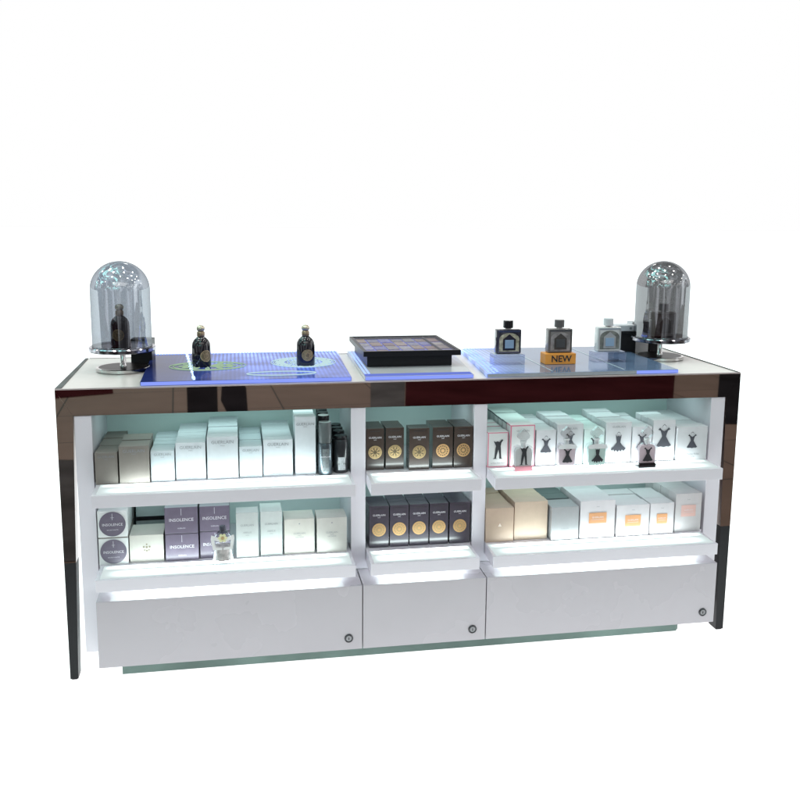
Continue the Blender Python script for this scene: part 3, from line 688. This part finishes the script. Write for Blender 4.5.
def edge_mat(name, base, edge, wx, wz):
    m, t = nt(name); out = N(t, 'ShaderNodeOutputMaterial'); b = N(t, 'ShaderNodeBsdfPrincipled'); L(t, b.outputs[0], out.inputs[0]); b.inputs['Roughness'].default_value = .45
    tc = N(t, 'ShaderNodeTexCoord'); sp = N(t, 'ShaderNodeSeparateXYZ'); L(t, tc.outputs['Generated'], sp.inputs[0])
    def near(out_, w_):
        a = N(t, 'ShaderNodeMath', operation='SUBTRACT'); a.inputs[1].default_value = .5; L(t, out_, a.inputs[0])
        b_ = N(t, 'ShaderNodeMath', operation='ABSOLUTE'); L(t, a.outputs[0], b_.inputs[0])
        g = N(t, 'ShaderNodeMath', operation='GREATER_THAN'); g.inputs[1].default_value = .5-w_; L(t, b_.outputs[0], g.inputs[0]); return g
    gx = near(sp.outputs[0], wx); gz = near(sp.outputs[2], wz); gy = near(sp.outputs[1], .06)
    ge = N(t, 'ShaderNodeNewGeometry'); sn = N(t, 'ShaderNodeSeparateXYZ'); L(t, ge.outputs['Normal'], sn.inputs[0])
    def side(o_):
        a = N(t, 'ShaderNodeMath', operation='ABSOLUTE'); L(t, o_, a.inputs[0]); g = N(t, 'ShaderNodeMath', operation='GREATER_THAN'); g.inputs[1].default_value = .7; L(t, a.outputs[0], g.inputs[0]); return g
    fy = side(sn.outputs[1]); fx_ = side(sn.outputs[0])
    mxx = N(t, 'ShaderNodeMath', operation='MAXIMUM'); L(t, gx.outputs[0], mxx.inputs[0]); L(t, gz.outputs[0], mxx.inputs[1])
    a = N(t, 'ShaderNodeMath', operation='MULTIPLY'); L(t, mxx.outputs[0], a.inputs[0]); L(t, fy.outputs[0], a.inputs[1])
    mxy = N(t, 'ShaderNodeMath', operation='MAXIMUM'); L(t, gy.outputs[0], mxy.inputs[0]); L(t, gz.outputs[0], mxy.inputs[1])
    a2 = N(t, 'ShaderNodeMath', operation='MULTIPLY'); L(t, mxy.outputs[0], a2.inputs[0]); L(t, fx_.outputs[0], a2.inputs[1])
    s = N(t, 'ShaderNodeMath', operation='MAXIMUM'); L(t, a.outputs[0], s.inputs[0]); L(t, a2.outputs[0], s.inputs[1])
    mx = N(t, 'ShaderNodeMix', data_type='RGBA'); mx.inputs[6].default_value = c4(base); mx.inputs[7].default_value = c4(edge); L(t, s.outputs[0], mx.inputs[0]); L(t, mx.outputs[2], b.inputs['Base Color'])
    return m
PINKE = edge_mat('pink_edged_card', (.66, .66, .66), (.62, .20, .28), .045, .03)
GREYE = edge_mat('grey_edged_card', (.66, .72, .70), (.16, .18, .19), .0, .04)
WC = mat('white_card2', (.60, .595, .62), .42, var=.03)
column(.221, .291, -.009, .116, S1, .048, 4, PINKE, 'small pink edged carton with a jumpsuit print, at the divider', 'of small pink edged cartons', lambda o, w, h: (dress(o, w, 0, h*.24, h*.56, 2), text('La Petite Robe Noire', .0055, INKG, o, 0, YF, h*.12)))
column(.293, .377, -.019, .140, S1, .050, 6, PINKE, 'taller pink edged carton behind the couple bottle', 'of taller pink edged cartons', lambda o, w, h: text('GUERLAIN', .009, INKG, o, 0, YF, h*.86), back_m=GREYE)
column(.381, .450, -.016, .119, S1, .050, 5, WC, 'small white dress print carton right of the pink edged ones', 'of small white cartons after the pink ones', d_dress(0, .38, .40))
column(.452, .542, -.019, .137, S1, .045, 5, WC, 'tall white carton behind the pink heart shouldered bottle', 'of tall white cartons behind the pink bottle', d_dress(0, .44, .34, True, False))
column(.544, .616, -.019, .118, S1, .045, 5, mat('mint_card', (.60, .70, .68), .42, var=.03), 'small white carton behind the green tinted bottle', 'of small cartons behind the green tinted bottle', d_dress(0, .42, .34, False, False))
column(.619, .710, -.019, .138, S1, .045, 5, WC, 'tall white carton with a ragged hem dress print', 'of ragged hem dress cartons', d_dress(1, .30, .40, True))
column(.712, .783, -.019, .120, S1, .045, 5, WC, 'small white dress carton behind the dark based bottle', 'of small cartons behind the dark based bottle', d_dress(0, .40, .40, False, False))
column(.785, .866, -.018, .140, S1, .048, 3, WC, 'tall white carton with a large dress print right of the dark based bottle', 'of large dress print cartons', d_dress(0, .36, .46))
column(.869, .979, -.025, .116, S1, .055, 5, WC, 'wide white carton with a small dress print at the right end', 'of wide cartons at the right end', d_dress(0, .38, .40))
def heart_bottle(x, y, z, label, tint, printk, base=None, capm=None, w=.033, cloth=True):
    r = empty('perfume_bottle', (x, y, z)); tag(r, label, 'perfume bottle', 'heart shouldered bottles with dress prints')
    g = glass('bottle_glass', (.96, .97, .98), .16, .05, .72)
    outl = [(-w*.86, 0), (w*.86, 0), (w*.98, .01), (w, .055), (w*1.0, .066), (w*.86, .078), (w*.5, .083), (w*.22, .080), (0, .076), (-w*.22, .080), (-w*.5, .083), (-w*.86, .078), (-w, .066), (-w, .055), (-w*.98, .01)]
    def slab(o_, y0, y1, name, m, par):
        bm = newbm(); f = [bm.verts.new((a, y0, b_)) for a, b_ in o_]; k = [bm.verts.new((a, y1, b_)) for a, b_ in o_]; n = len(o_)
        fs = [bm.faces.new(f), bm.faces.new(k[::-1])]
        for i in range(n): bm.faces.new((f[i], f[(i+1) % n], k[(i+1) % n], k[i]))
        return obj(name, bm, m, par)
    fl = slab(outl, -.013, .013, 'flask', g, r)
    inn = [(a*.84, .010+b_*.80) for a, b_ in outl]
    slab(inn, -.009, .009, 'liquid', mat('liquid_'+label[:12], tint, .25, var=.05, emit=tint, estr=.12), r)  # liquid glows faintly, standing in for shelf light shining through
    bm = newbm(); add_lathe(bm, [(w*.22, .079), (w*.22, .092), (w*.30, .093), (w*.30, .097), (w*.18, .098)], 20); obj('neck', bm, mat('white_neck', (.66, .66, .68), .3), r, smooth=True)
    # inverted heart stopper
    hp = [(0, .098), (w*.25, .099), (w*.62, .108), (w*.68, .116), (w*.5, .124), (w*.22, .131), (0, .138), (-w*.22, .131), (-w*.5, .124), (-w*.68, .116), (-w*.62, .108), (-w*.25, .099)]
    slab([(a*.9, b_) for a, b_ in hp], -.007, .007, 'stopper', g, r)
    if base: bm = newbm(); add_box(bm, -w*.88, w*.88, -.0145, .0145, .0008, .017, .002); obj('base_block', bm, base, r)
    bm = newbm(); k = printk
    pts = (DRESS, DRESS2, SUIT)[k]; hh = .046 if k < 2 else .062
    add_poly(bm, pts, -.0136, hh*.74, hh, 0, .022 if not base or k == 2 else .024); obj('dress_print', bm, INK, r, recalc=False)
    if cloth:
        bm = newbm(); add_poly(bm, [(-w*1.0, .069), (-w*.86, .079), (-w*.3, .082), (w*.3, .082), (w*.86, .079), (w*1.0, .069), (w*.8, .066), (-w*.8, .066)], -.0139); obj('shoulder_band', bm, mat('white_band', (.75, .75, .77), .3), r, recalc=False)
    return r
ZP = S1+.0020
heart_bottle(.322, -.065, ZP, 'clear bottle with pink base and a couple silhouette, before the pink edged carton', (.68, .68, .69), 2, mat('pink_base', (.72, .28, .34), .3), cloth=False)
heart_bottle(.471, -.055, ZP, 'pale pink bottle with a black dress print and white shoulders', (.74, .60, .66), 0)
heart_bottle(.5685, -.066, ZP, 'mint tinted bottle with a ragged black dress print', (.60, .78, .73), 1, w=.034)
heart_bottle(.733, -.085, ZP, 'pale pink bottle on a solid black base, front of the right shelf', (.74, .55, .62), 0, BLACKG, cloth=False, w=.033)

# lower left
WCARD = mat('white_card3', (.66, .67, .67), .45, var=.03)
PURP = mat('mauve_card', (.14, .115, .165), .35, coat=.2, var=.08)
def d_disc(o, w, h):
    bm = newbm(); add_disc_front(bm, min(w, h)*.465, -.0012, 0, h*.5, 48)
    for fc in bm.faces:
        fc.normal_update()
        if fc.normal.y > 0: fc.normal_flip()
    e = obj('round_print', bm, mat('mauve_disc', (.145, .125, .17), .3, coat=.3, var=.1), o, recalc=False)
    text('INSOLENCE', .0115, INKW, e, 0, -.0018, h*.48)
    bm = newbm(); add_box(bm, -.0005, .0005, -.0016, -.0013, h*.66, h*.90); add_box(bm, -.005, .005, -.0016, -.0013, h*.745, h*.752); obj('star_print', bm, INKW, e)
    text('EAU DE TOILETTE', .0042, INKW, e, 0, -.0018, h*.28)
def d_ins(o, w, h):
    text('INSOLENCE', .0140, INKW, o, 0, YF, h*.52)
    text('GUERLAIN', .0050, INKW, o, 0, YF, h*.20)
    bm = newbm(); add_box(bm, -.0005, .0005, -.0012, -.0007, h*.70, h*.95); obj('star_print', bm, INKW, o)
a = -.996
column(a, -.908, -.010, .0835, S2, .085, 3, WCARD, 'white box with a round mauve print, lower of the pair at the left end', 'of square white boxes, bottom layer', d_disc)
column(a, -.908, -.010, .0835, S2+.0872, .085, 3, WCARD, 'white box with a round mauve print, upper of the pair at the left end', 'of square white boxes, top layer', d_disc)
for nm, zz in (('carton_liner', S2+.0843),):
    bm = newbm(); add_box(bm, -.043, .043, 0, .24, 0, .0022); tag(obj('stack_gap_fill', bm, mat('kraft', (.22, .18, .15), .7), None, (-.952, -.008, zz), 0), 'thin brown card sheet between the two round print boxes', 'card sheet')
def d_bee(o, w, h):
    bm = newbm(); k = h*.5
    for px_, pz, r_ in ((0, .012, .0035), (0, .004, .0048), (0, -.006, .0040), (-.008, .005, .0042), (.008, .005, .0042), (-.006, -.004, .0032), (.006, -.004, .0032)):
        add_disc_front(bm, r_*.7, -.001, px_*1.1, k+pz*1.15, 10)
    for fc in bm.faces:
        fc.normal_update()
        if fc.normal.y > 0: fc.normal_flip()
    obj('bee_print', bm, mat('bronze_ink', (.22, .19, .13), .5), o, recalc=False)
IVORY = mat('ivory_card', (.52, .50, .46), .45, var=.04)
column(-.906, -.803, -.004, .087, S2, .105, 1, IVORY, 'ivory carton with a small bee print, beside the lower round print box', 'of ivory cartons', d_bee)
TEALC = mat('grey_teal_card', (.33, .40, .40), .4, var=.05)
column(-.900, -.805, .135, .087, S2, .09, 2, TEALC, 'grey green carton set back behind the bee print carton', 'of grey green cartons, bottom layer')
column(-.898, -.806, .130, .062, S2+.1020, .09, 2, TEALC, 'flat grey green carton raised behind the bee print carton', 'of grey green cartons, top layer')
bm = newbm(); add_box(bm, -.046, .046, 0, .17, 0, .0135); tag(obj('stack_gap_fill', bm, BLACK, None, (-.852, .133, S2+.0878), 0), 'black slab standing in for the shaded gap between the two grey green cartons', 'shade slab')  # solid black slab where the stack only has a shaded gap
column(-.799, -.698, -.008, .0855, S2, .10, 2, PURP, 'mauve INSOLENCE carton, lower of the left stack', 'of mauve cartons, bottom of the left stack', d_ins)
column(-.799, -.698, -.008, .0835, S2+.0875, .10, 2, PURP, 'mauve INSOLENCE carton, upper of the left stack', 'of mauve cartons, top of the left stack', d_ins)
column(-.695, -.602, .000, .0855, S2, .10, 2, PURP, 'mauve INSOLENCE carton, lower one behind the white collared bottle', 'of mauve cartons behind the collared bottle, bottom', d_ins)
column(-.695, -.602, .000, .0800, S2+.0875, .10, 2, PURP, 'mauve INSOLENCE carton, upper one behind the white collared bottle', 'of mauve cartons behind the collared bottle, top', d_ins)
def d_two(o, w, h):
    text('GUERLAIN', w*.13, INKG, o, 0, YF, h*.72); text('ABEILLE', w*.11, INKG, o, 0, YF, h*.56); text('PARIS', w*.06, INKG, o, 0, YF, h*.50)
PEARL = mat('pearl_card', (.50, .53, .52), .45, var=.04)
column(-.584, -.514, -.015, .146, S2, .060, 1, PEARL, 'slim white carton right of the collared bottle', 'of slim white cartons', d_two)
column(-.509, -.440, -.009, .144, S2, .048, 2, PEARL, 'slim white carton touching the wide ivory one', 'of slim white cartons beside ivory', d_two)
def d_seal(o, w, h):
    bm = newbm(); add_disc_front(bm, .0022, -.001, 0, h*.86, 10)
    for fc in bm.faces:
        fc.normal_update()
        if fc.normal.y > 0: fc.normal_flip()
    obj('seal_print', bm, INKG, o, recalc=False); text('GUERLAIN', w*.085, INKG, o, 0, YF, h*.58); text('PARIS', w*.05, INKG, o, 0, YF, h*.52); text('ORCHIDEE', w*.06, INKG, o, 0, YF, h*.47)
column(-.435, -.3385, -.007, .115, S2, .088, 1, IVORY, 'wide ivory carton with a tiny seal, left of two alike', 'of wide ivory cartons', d_seal)
column(-.3325, -.236, -.012, .115, S2, .088, 1, mat('ivory_card_dark', (.49, .475, .445), .45, var=.04), 'wide ivory carton at the right end of the lower left shelf', 'of wide ivory cartons at the divider', d_seal)
# collared bottle
r = empty('perfume_bottle', (-.623, -.082, S2+.002)); tag(r, 'clear cylinder bottle with white collar and gold button, before the mauve cartons', 'perfume bottle')
bm = newbm(); add_lathe(bm, [(0, 0), (.028, 0), (.0315, .003), (.0315, .088), (.028, .096), (.012, .100)], 40); obj('flask', bm, glass('bottle_glass2', (.96, .98, .99), .10, .03, .75), r, smooth=True)
bm = newbm(); add_lathe(bm, [(0, .026), (.0265, .026), (.0265, .066), (0, .066)], 36); obj('liquid', bm, mat('grey_liquid', (.66, .60, .58), .2, var=.5, vscale=60), r, smooth=True)
bm = newbm()
for s in (-1, 1): add_poly(bm, [(s*.0, .098), (s*.033, .112), (s*.035, .100), (s*.029, .066), (s*.002, .064), (s*.002, .072), (s*.022, .074), (s*.025, .096), (s*.004, .088)], -.0322)
obj('collar', bm, mat('bright_white', (.8, .8, .8), .35), r, recalc=False)
bm = newbm(); add_lathe(bm, [(0, .0), (.010, .0), (.010, .014), (.008, .018), (.0, .018)], 24, 0, 0); b_ = obj('cap', bm, mat('dark_cap', (.10, .10, .13), .2, metal=.5), r, (0, 0, .112), smooth=True)
bm = newbm(); add_lathe(bm, [(.012, .099), (.016, .103), (.016, .110), (.009, .114), (0, .114)], 28); obj('shoulder', bm, mat('dark_cap', (.10, .10, .13), .2, metal=.5), r, smooth=True)
bm = newbm(); add_disc_front(bm, .0095, -.0330, 0, .102, 24)
for i in range(6): add_disc_front(bm, .0048, -.0328, .0095*math.cos(i*PI/3), .102+.0095*math.sin(i*PI/3), 10)
for fc in bm.faces:
    fc.normal_update()
    if fc.normal.y > 0: fc.normal_flip()
obj('flower', bm, mat('cream', (.72, .70, .42), .5), r, recalc=False)
bm = newbm(); add_disc_front(bm, .0055, -.0336, 0, .102, 16)
for fc in bm.faces:
    fc.normal_update()
    if fc.normal.y > 0: fc.normal_flip()
obj('button', bm, GOLD, r, recalc=False)

# lower right
TAN = mat('tan_card', (.47, .345, .265), .4, var=.04); SIL = mat('silver_card3', (.38, .385, .40), .3, metal=.25, var=.04)
WC4 = mat('white_card4', (.58, .55, .57), .42, var=.03)
OR = mat('orange_label', (.62, .30, .14), .45, var=.06)
def d_lab(m, zf0, zf1, wf=.24, off=0):
    def f(o, w, h):
        s = front_sheet(o, 'printed_label', [(off-w*wf, h*zf0), (off+w*wf, h*zf0), (off+w*wf, h*zf1), (off-w*wf, h*zf1)], m, -.0011)
        text('GUERLAIN', w*.07, INKW, s, off, -.0017, h*(zf0+zf1)/2+h*.02)
        bm = newbm(); add_box(bm, off-w*wf*.7, off+w*wf*.7, -.0016, -.0012, h*(zf0*.65+zf1*.35), h*(zf0*.65+zf1*.35)+.0008); obj('rule', bm, INKW, s)
        text('PARIS', .0045, INKG, o, off, YF, h*.84)
    return f
def d_tri(o, w, h):
    front_sheet(o, 'triangle_print', [(-.006, h*.46), (.006, h*.46), (0, h*.56)], mat('pale_print', (.75, .66, .60), .4), -.0011)
column(.222, .318, -.005, .116, S2, .058, 4, TAN, 'shorter tan carton at the divider with a tiny triangle', 'of shorter tan cartons at the divider', d_tri)
column(.321, .437, .002, .131, S2, .052, 4, mat('tan_card2', (.50, .385, .30), .36, var=.04), 'larger plain tan carton, second from the divider', 'of larger plain tan cartons')
column(.442, .538, -.020, .114, S2, .085, 1, SIL, 'plain silver carton right of the larger tan one', 'of silver cartons', lambda o, w, h: text('GUERLAIN', .006, INKG, o, 0, YF, h*.35))
column(.441, .537, .075, .114, S2, .060, 3, mat('slate_card', (.10, .125, .125), .4), 'dark slate carton directly behind the silver one', 'of dark slate cartons')
column(.542, .666, -.019, .130, S2, .050, 4, WC4, 'largest white carton with an orange label', 'of largest white orange label cartons', d_lab(OR, .40, .68, .255))
column(.671, .789, -.019, .109, S2, .062, 3, WC4, 'wide low white carton with an orange label, mid lower right shelf', 'of wide low white cartons with orange labels', d_lab(OR, .32, .68, .24))
column(.792, .880, -.016, .109, S2, .062, 3, WC4, 'narrower low white carton with an orange label', 'of narrower low white cartons with orange labels', d_lab(OR, .34, .66, .22))
column(.888, .985, -.006, .135, S2, .060, 4, mat('blush_card', (.56, .53, .54), .35, var=.04), 'tall pale carton with a pink label at the right end', 'of tall pale cartons at the right end', d_lab(mat('pink_label', (.66, .42, .38), .45, var=.05), .40, .70, .28))

# ------------------------------------------------------------------ world: white backdrop behind, dim shop hall with ceiling lights in front
w = bpy.data.worlds.new('World'); S.world = w; w.use_nodes = True; t = w.node_tree; t.nodes.clear()
out = N(t, 'ShaderNodeOutputWorld'); bg = N(t, 'ShaderNodeBackground'); L(t, bg.outputs[0], out.inputs[0])
tc = N(t, 'ShaderNodeTexCoord'); sp = N(t, 'ShaderNodeSeparateXYZ'); L(t, tc.outputs['Generated'], sp.inputs[0])
fw_ = N(t, 'ShaderNodeMapRange', interpolation_type='SMOOTHSTEP'); fw_.inputs['From Min'].default_value = .24; fw_.inputs['From Max'].default_value = .38; L(t, sp.outputs[1], fw_.inputs[0])
# ceiling plane coordinates
zc = N(t, 'ShaderNodeMath', operation='MAXIMUM'); zc.inputs[1].default_value = .08; L(t, sp.outputs[2], zc.inputs[0])
dx = N(t, 'ShaderNodeMath', operation='DIVIDE'); L(t, sp.outputs[0], dx.inputs[0]); L(t, zc.outputs[0], dx.inputs[1])
dy = N(t, 'ShaderNodeMath', operation='DIVIDE'); L(t, sp.outputs[1], dy.inputs[0]); L(t, zc.outputs[0], dy.inputs[1])
cb = N(t, 'ShaderNodeCombineXYZ'); L(t, dx.outputs[0], cb.inputs[0]); L(t, dy.outputs[0], cb.inputs[1])
vo = N(t, 'ShaderNodeTexVoronoi'); vo.inputs['Scale'].default_value = 1.7; vo.inputs['Randomness'].default_value = .55; L(t, cb.outputs[0], vo.inputs['Vector'])
sd = N(t, 'ShaderNodeMapRange', interpolation_type='SMOOTHSTEP'); sd.inputs['From Min'].default_value = .20; sd.inputs['From Max'].default_value = .13; sd.inputs['To Max'].default_value = 9; L(t, vo.outputs['Distance'], sd.inputs[0])
up = N(t, 'ShaderNodeMapRange'); up.inputs['From Min'].default_value = .10; up.inputs['From Max'].default_value = .16; L(t, sp.outputs[2], up.inputs[0])
s1 = N(t, 'ShaderNodeMath', operation='MULTIPLY'); L(t, sd.outputs[0], s1.inputs[0]); L(t, up.outputs[0], s1.inputs[1])
# hall surfaces: blotchy dim shopfronts
n1 = N(t, 'ShaderNodeTexNoise'); n1.inputs['Scale'].default_value = 3.2; n1.inputs['Detail'].default_value = 5; n1.inputs['Distortion'].default_value = 1.0; L(t, tc.outputs['Generated'], n1.inputs['Vector'])
cr = N(t, 'ShaderNodeValToRGB'); e_ = cr.color_ramp; e_.elements[0].position = .34; e_.elements[0].color = (.030, .030, .036, 1); e_.elements[1].position = .66; e_.elements[1].color = (.85, .86, .92, 1)
k_ = e_.elements.new(.52); k_.color = (.10, .095, .10, 1); L(t, n1.outputs[0], cr.inputs[0])
# cyan tube lights winding on the left side of the hall ceiling
n2 = N(t, 'ShaderNodeTexNoise'); n2.inputs['Scale'].default_value = 1.0; n2.inputs['Detail'].default_value = 2; n2.inputs['Distortion'].default_value = 2.2; L(t, tc.outputs['Generated'], n2.inputs['Vector'])
ab = N(t, 'ShaderNodeMath', operation='SUBTRACT'); ab.inputs[1].default_value = .5; L(t, n2.outputs[0], ab.inputs[0])
ab2 = N(t, 'ShaderNodeMath', operation='ABSOLUTE'); L(t, ab.outputs[0], ab2.inputs[0])
ln_ = N(t, 'ShaderNodeMapRange', interpolation_type='SMOOTHSTEP'); ln_.inputs['From Min'].default_value = .026; ln_.inputs['From Max'].default_value = .010; ln_.inputs['To Max'].default_value = 3.5; L(t, ab2.outputs[0], ln_.inputs[0])
lx_ = N(t, 'ShaderNodeMapRange'); lx_.inputs['From Min'].default_value = .15; lx_.inputs['From Max'].default_value = -.1; L(t, sp.outputs[0], lx_.inputs[0])
lm_ = N(t, 'ShaderNodeMath', operation='MULTIPLY'); L(t, ln_.outputs[0], lm_.inputs[0]); L(t, lx_.outputs[0], lm_.inputs[1])
lz_ = N(t, 'ShaderNodeMapRange'); lz_.inputs['From Min'].default_value = .0; lz_.inputs['From Max'].default_value = .2; L(t, sp.outputs[2], lz_.inputs[0])
lm2 = N(t, 'ShaderNodeMath', operation='MULTIPLY'); L(t, lm_.outputs[0], lm2.inputs[0]); L(t, lz_.outputs[0], lm2.inputs[1])
cy = N(t, 'ShaderNodeVectorMath', operation='SCALE'); cy.inputs[0].default_value = (.45, 1.0, .95); L(t, lm2.outputs[0], cy.inputs['Scale'])
sc = N(t, 'ShaderNodeVectorMath', operation='SCALE'); sc.inputs[0].default_value = (1, .95, .88); L(t, s1.outputs[0], sc.inputs['Scale'])
a1 = N(t, 'ShaderNodeVectorMath', operation='ADD'); L(t, cy.outputs[0], a1.inputs[0]); L(t, sc.outputs[0], a1.inputs[1])
pa = N(t, 'ShaderNodeMapRange', interpolation_type='SMOOTHSTEP'); pa.inputs['From Min'].default_value = .84; pa.inputs['From Max'].default_value = .88; L(t, sp.outputs[0], pa.inputs[0])
pb = N(t, 'ShaderNodeMapRange', interpolation_type='SMOOTHSTEP'); pb.inputs['From Min'].default_value = .965; pb.inputs['From Max'].default_value = .945; L(t, sp.outputs[0], pb.inputs[0])
pc = N(t, 'ShaderNodeMath', operation='MULTIPLY'); L(t, pa.outputs[0], pc.inputs[0]); L(t, pb.outputs[0], pc.inputs[1])
pd = N(t, 'ShaderNodeVectorMath', operation='SCALE'); pd.inputs[0].default_value = (1.3, 1.35, 1.4); L(t, pc.outputs[0], pd.inputs['Scale'])
pe = N(t, 'ShaderNodeVectorMath', operation='ADD'); L(t, a1.outputs[0], pe.inputs[0]); L(t, pd.outputs[0], pe.inputs[1])
a2 = N(t, 'ShaderNodeVectorMath', operation='ADD'); L(t, pe.outputs[0], a2.inputs[0]); L(t, cr.outputs[0], a2.inputs[1])
fz_ = N(t, 'ShaderNodeMapRange', interpolation_type='SMOOTHSTEP'); fz_.inputs['From Min'].default_value = .62; fz_.inputs['From Max'].default_value = .42; L(t, sp.outputs[2], fz_.inputs[0])
ff_ = N(t, 'ShaderNodeMath', operation='MULTIPLY'); L(t, fw_.outputs[0], ff_.inputs[0]); L(t, fz_.outputs[0], ff_.inputs[1])
mx = N(t, 'ShaderNodeMix', data_type='RGBA'); L(t, ff_.outputs[0], mx.inputs[0]); L(t, a2.outputs[0], mx.inputs[6]); mx.inputs[7].default_value = (1.0, 1.0, 1.0, 1)
L(t, mx.outputs[2], bg.inputs[0]); bg.inputs[1].default_value = 1.0

# ceiling downlights of the hall, then an added fill lamp
for iy in range(3):
    for ix in range(4):
        la = bpy.data.lights.new('ceiling_lamp', 'AREA'); la.shape = 'DISK'; la.size = .17; la.energy = 4.6; la.color = (1, .95, .90)
        lo = bpy.data.objects.new('ceiling_lamp', la); C.objects.link(lo); lo.location = (-1.9+1.25*ix+.3*(iy % 2), -1.0+.95*iy, 3.4)
la = bpy.data.lights.new('tile_fill_lamp', 'AREA'); la.shape = 'RECTANGLE'; la.size = 6.0; la.size_y = 4.0; la.energy = 90; la.color = (1, .95, .9)  # added fill above the tiles, brightens what the fascia mirrors
lo = bpy.data.objects.new('tile_fill_lamp', la); C.objects.link(lo); lo.location = (0, -6, 4.2)

# ------------------------------------------------------------------ camera
yaw, pitch, roll = .1804, -.1658, .0085; f = 915.3871; px, py = 401.9066, 367.0275
F = Vector((math.sin(yaw)*math.cos(pitch), math.cos(yaw)*math.cos(pitch), math.sin(pitch))); Rr = Vector((math.cos(yaw), -math.sin(yaw), 0)); Uu = Rr.cross(F)
cR = math.cos(roll)*Rr+math.sin(roll)*Uu; cU = -math.sin(roll)*Rr+math.cos(roll)*Uu
cd = bpy.data.cameras.new('camera'); co = bpy.data.objects.new('camera', cd); C.objects.link(co); S.camera = co
co.matrix_world = Matrix(((cR.x, cU.x, -F.x, -.5688), (cR.y, cU.y, -F.y, -2.785), (cR.z, cU.z, -F.z, 1.4394), (0, 0, 0, 1)))
cd.sensor_width = 36; cd.lens = f/800*36; cd.shift_x = (400-px)/800; cd.shift_y = (py-400)/800; cd.clip_start = .05; cd.clip_end = 300
S.view_settings.view_transform = 'Standard'; S.view_settings.look = 'None'; S.view_settings.exposure = 0; S.view_settings.gamma = 1
S.cycles.transparent_max_bounces = 24; S.cycles.max_bounces = 10; S.cycles.caustics_reflective = False; S.cycles.caustics_refractive = False
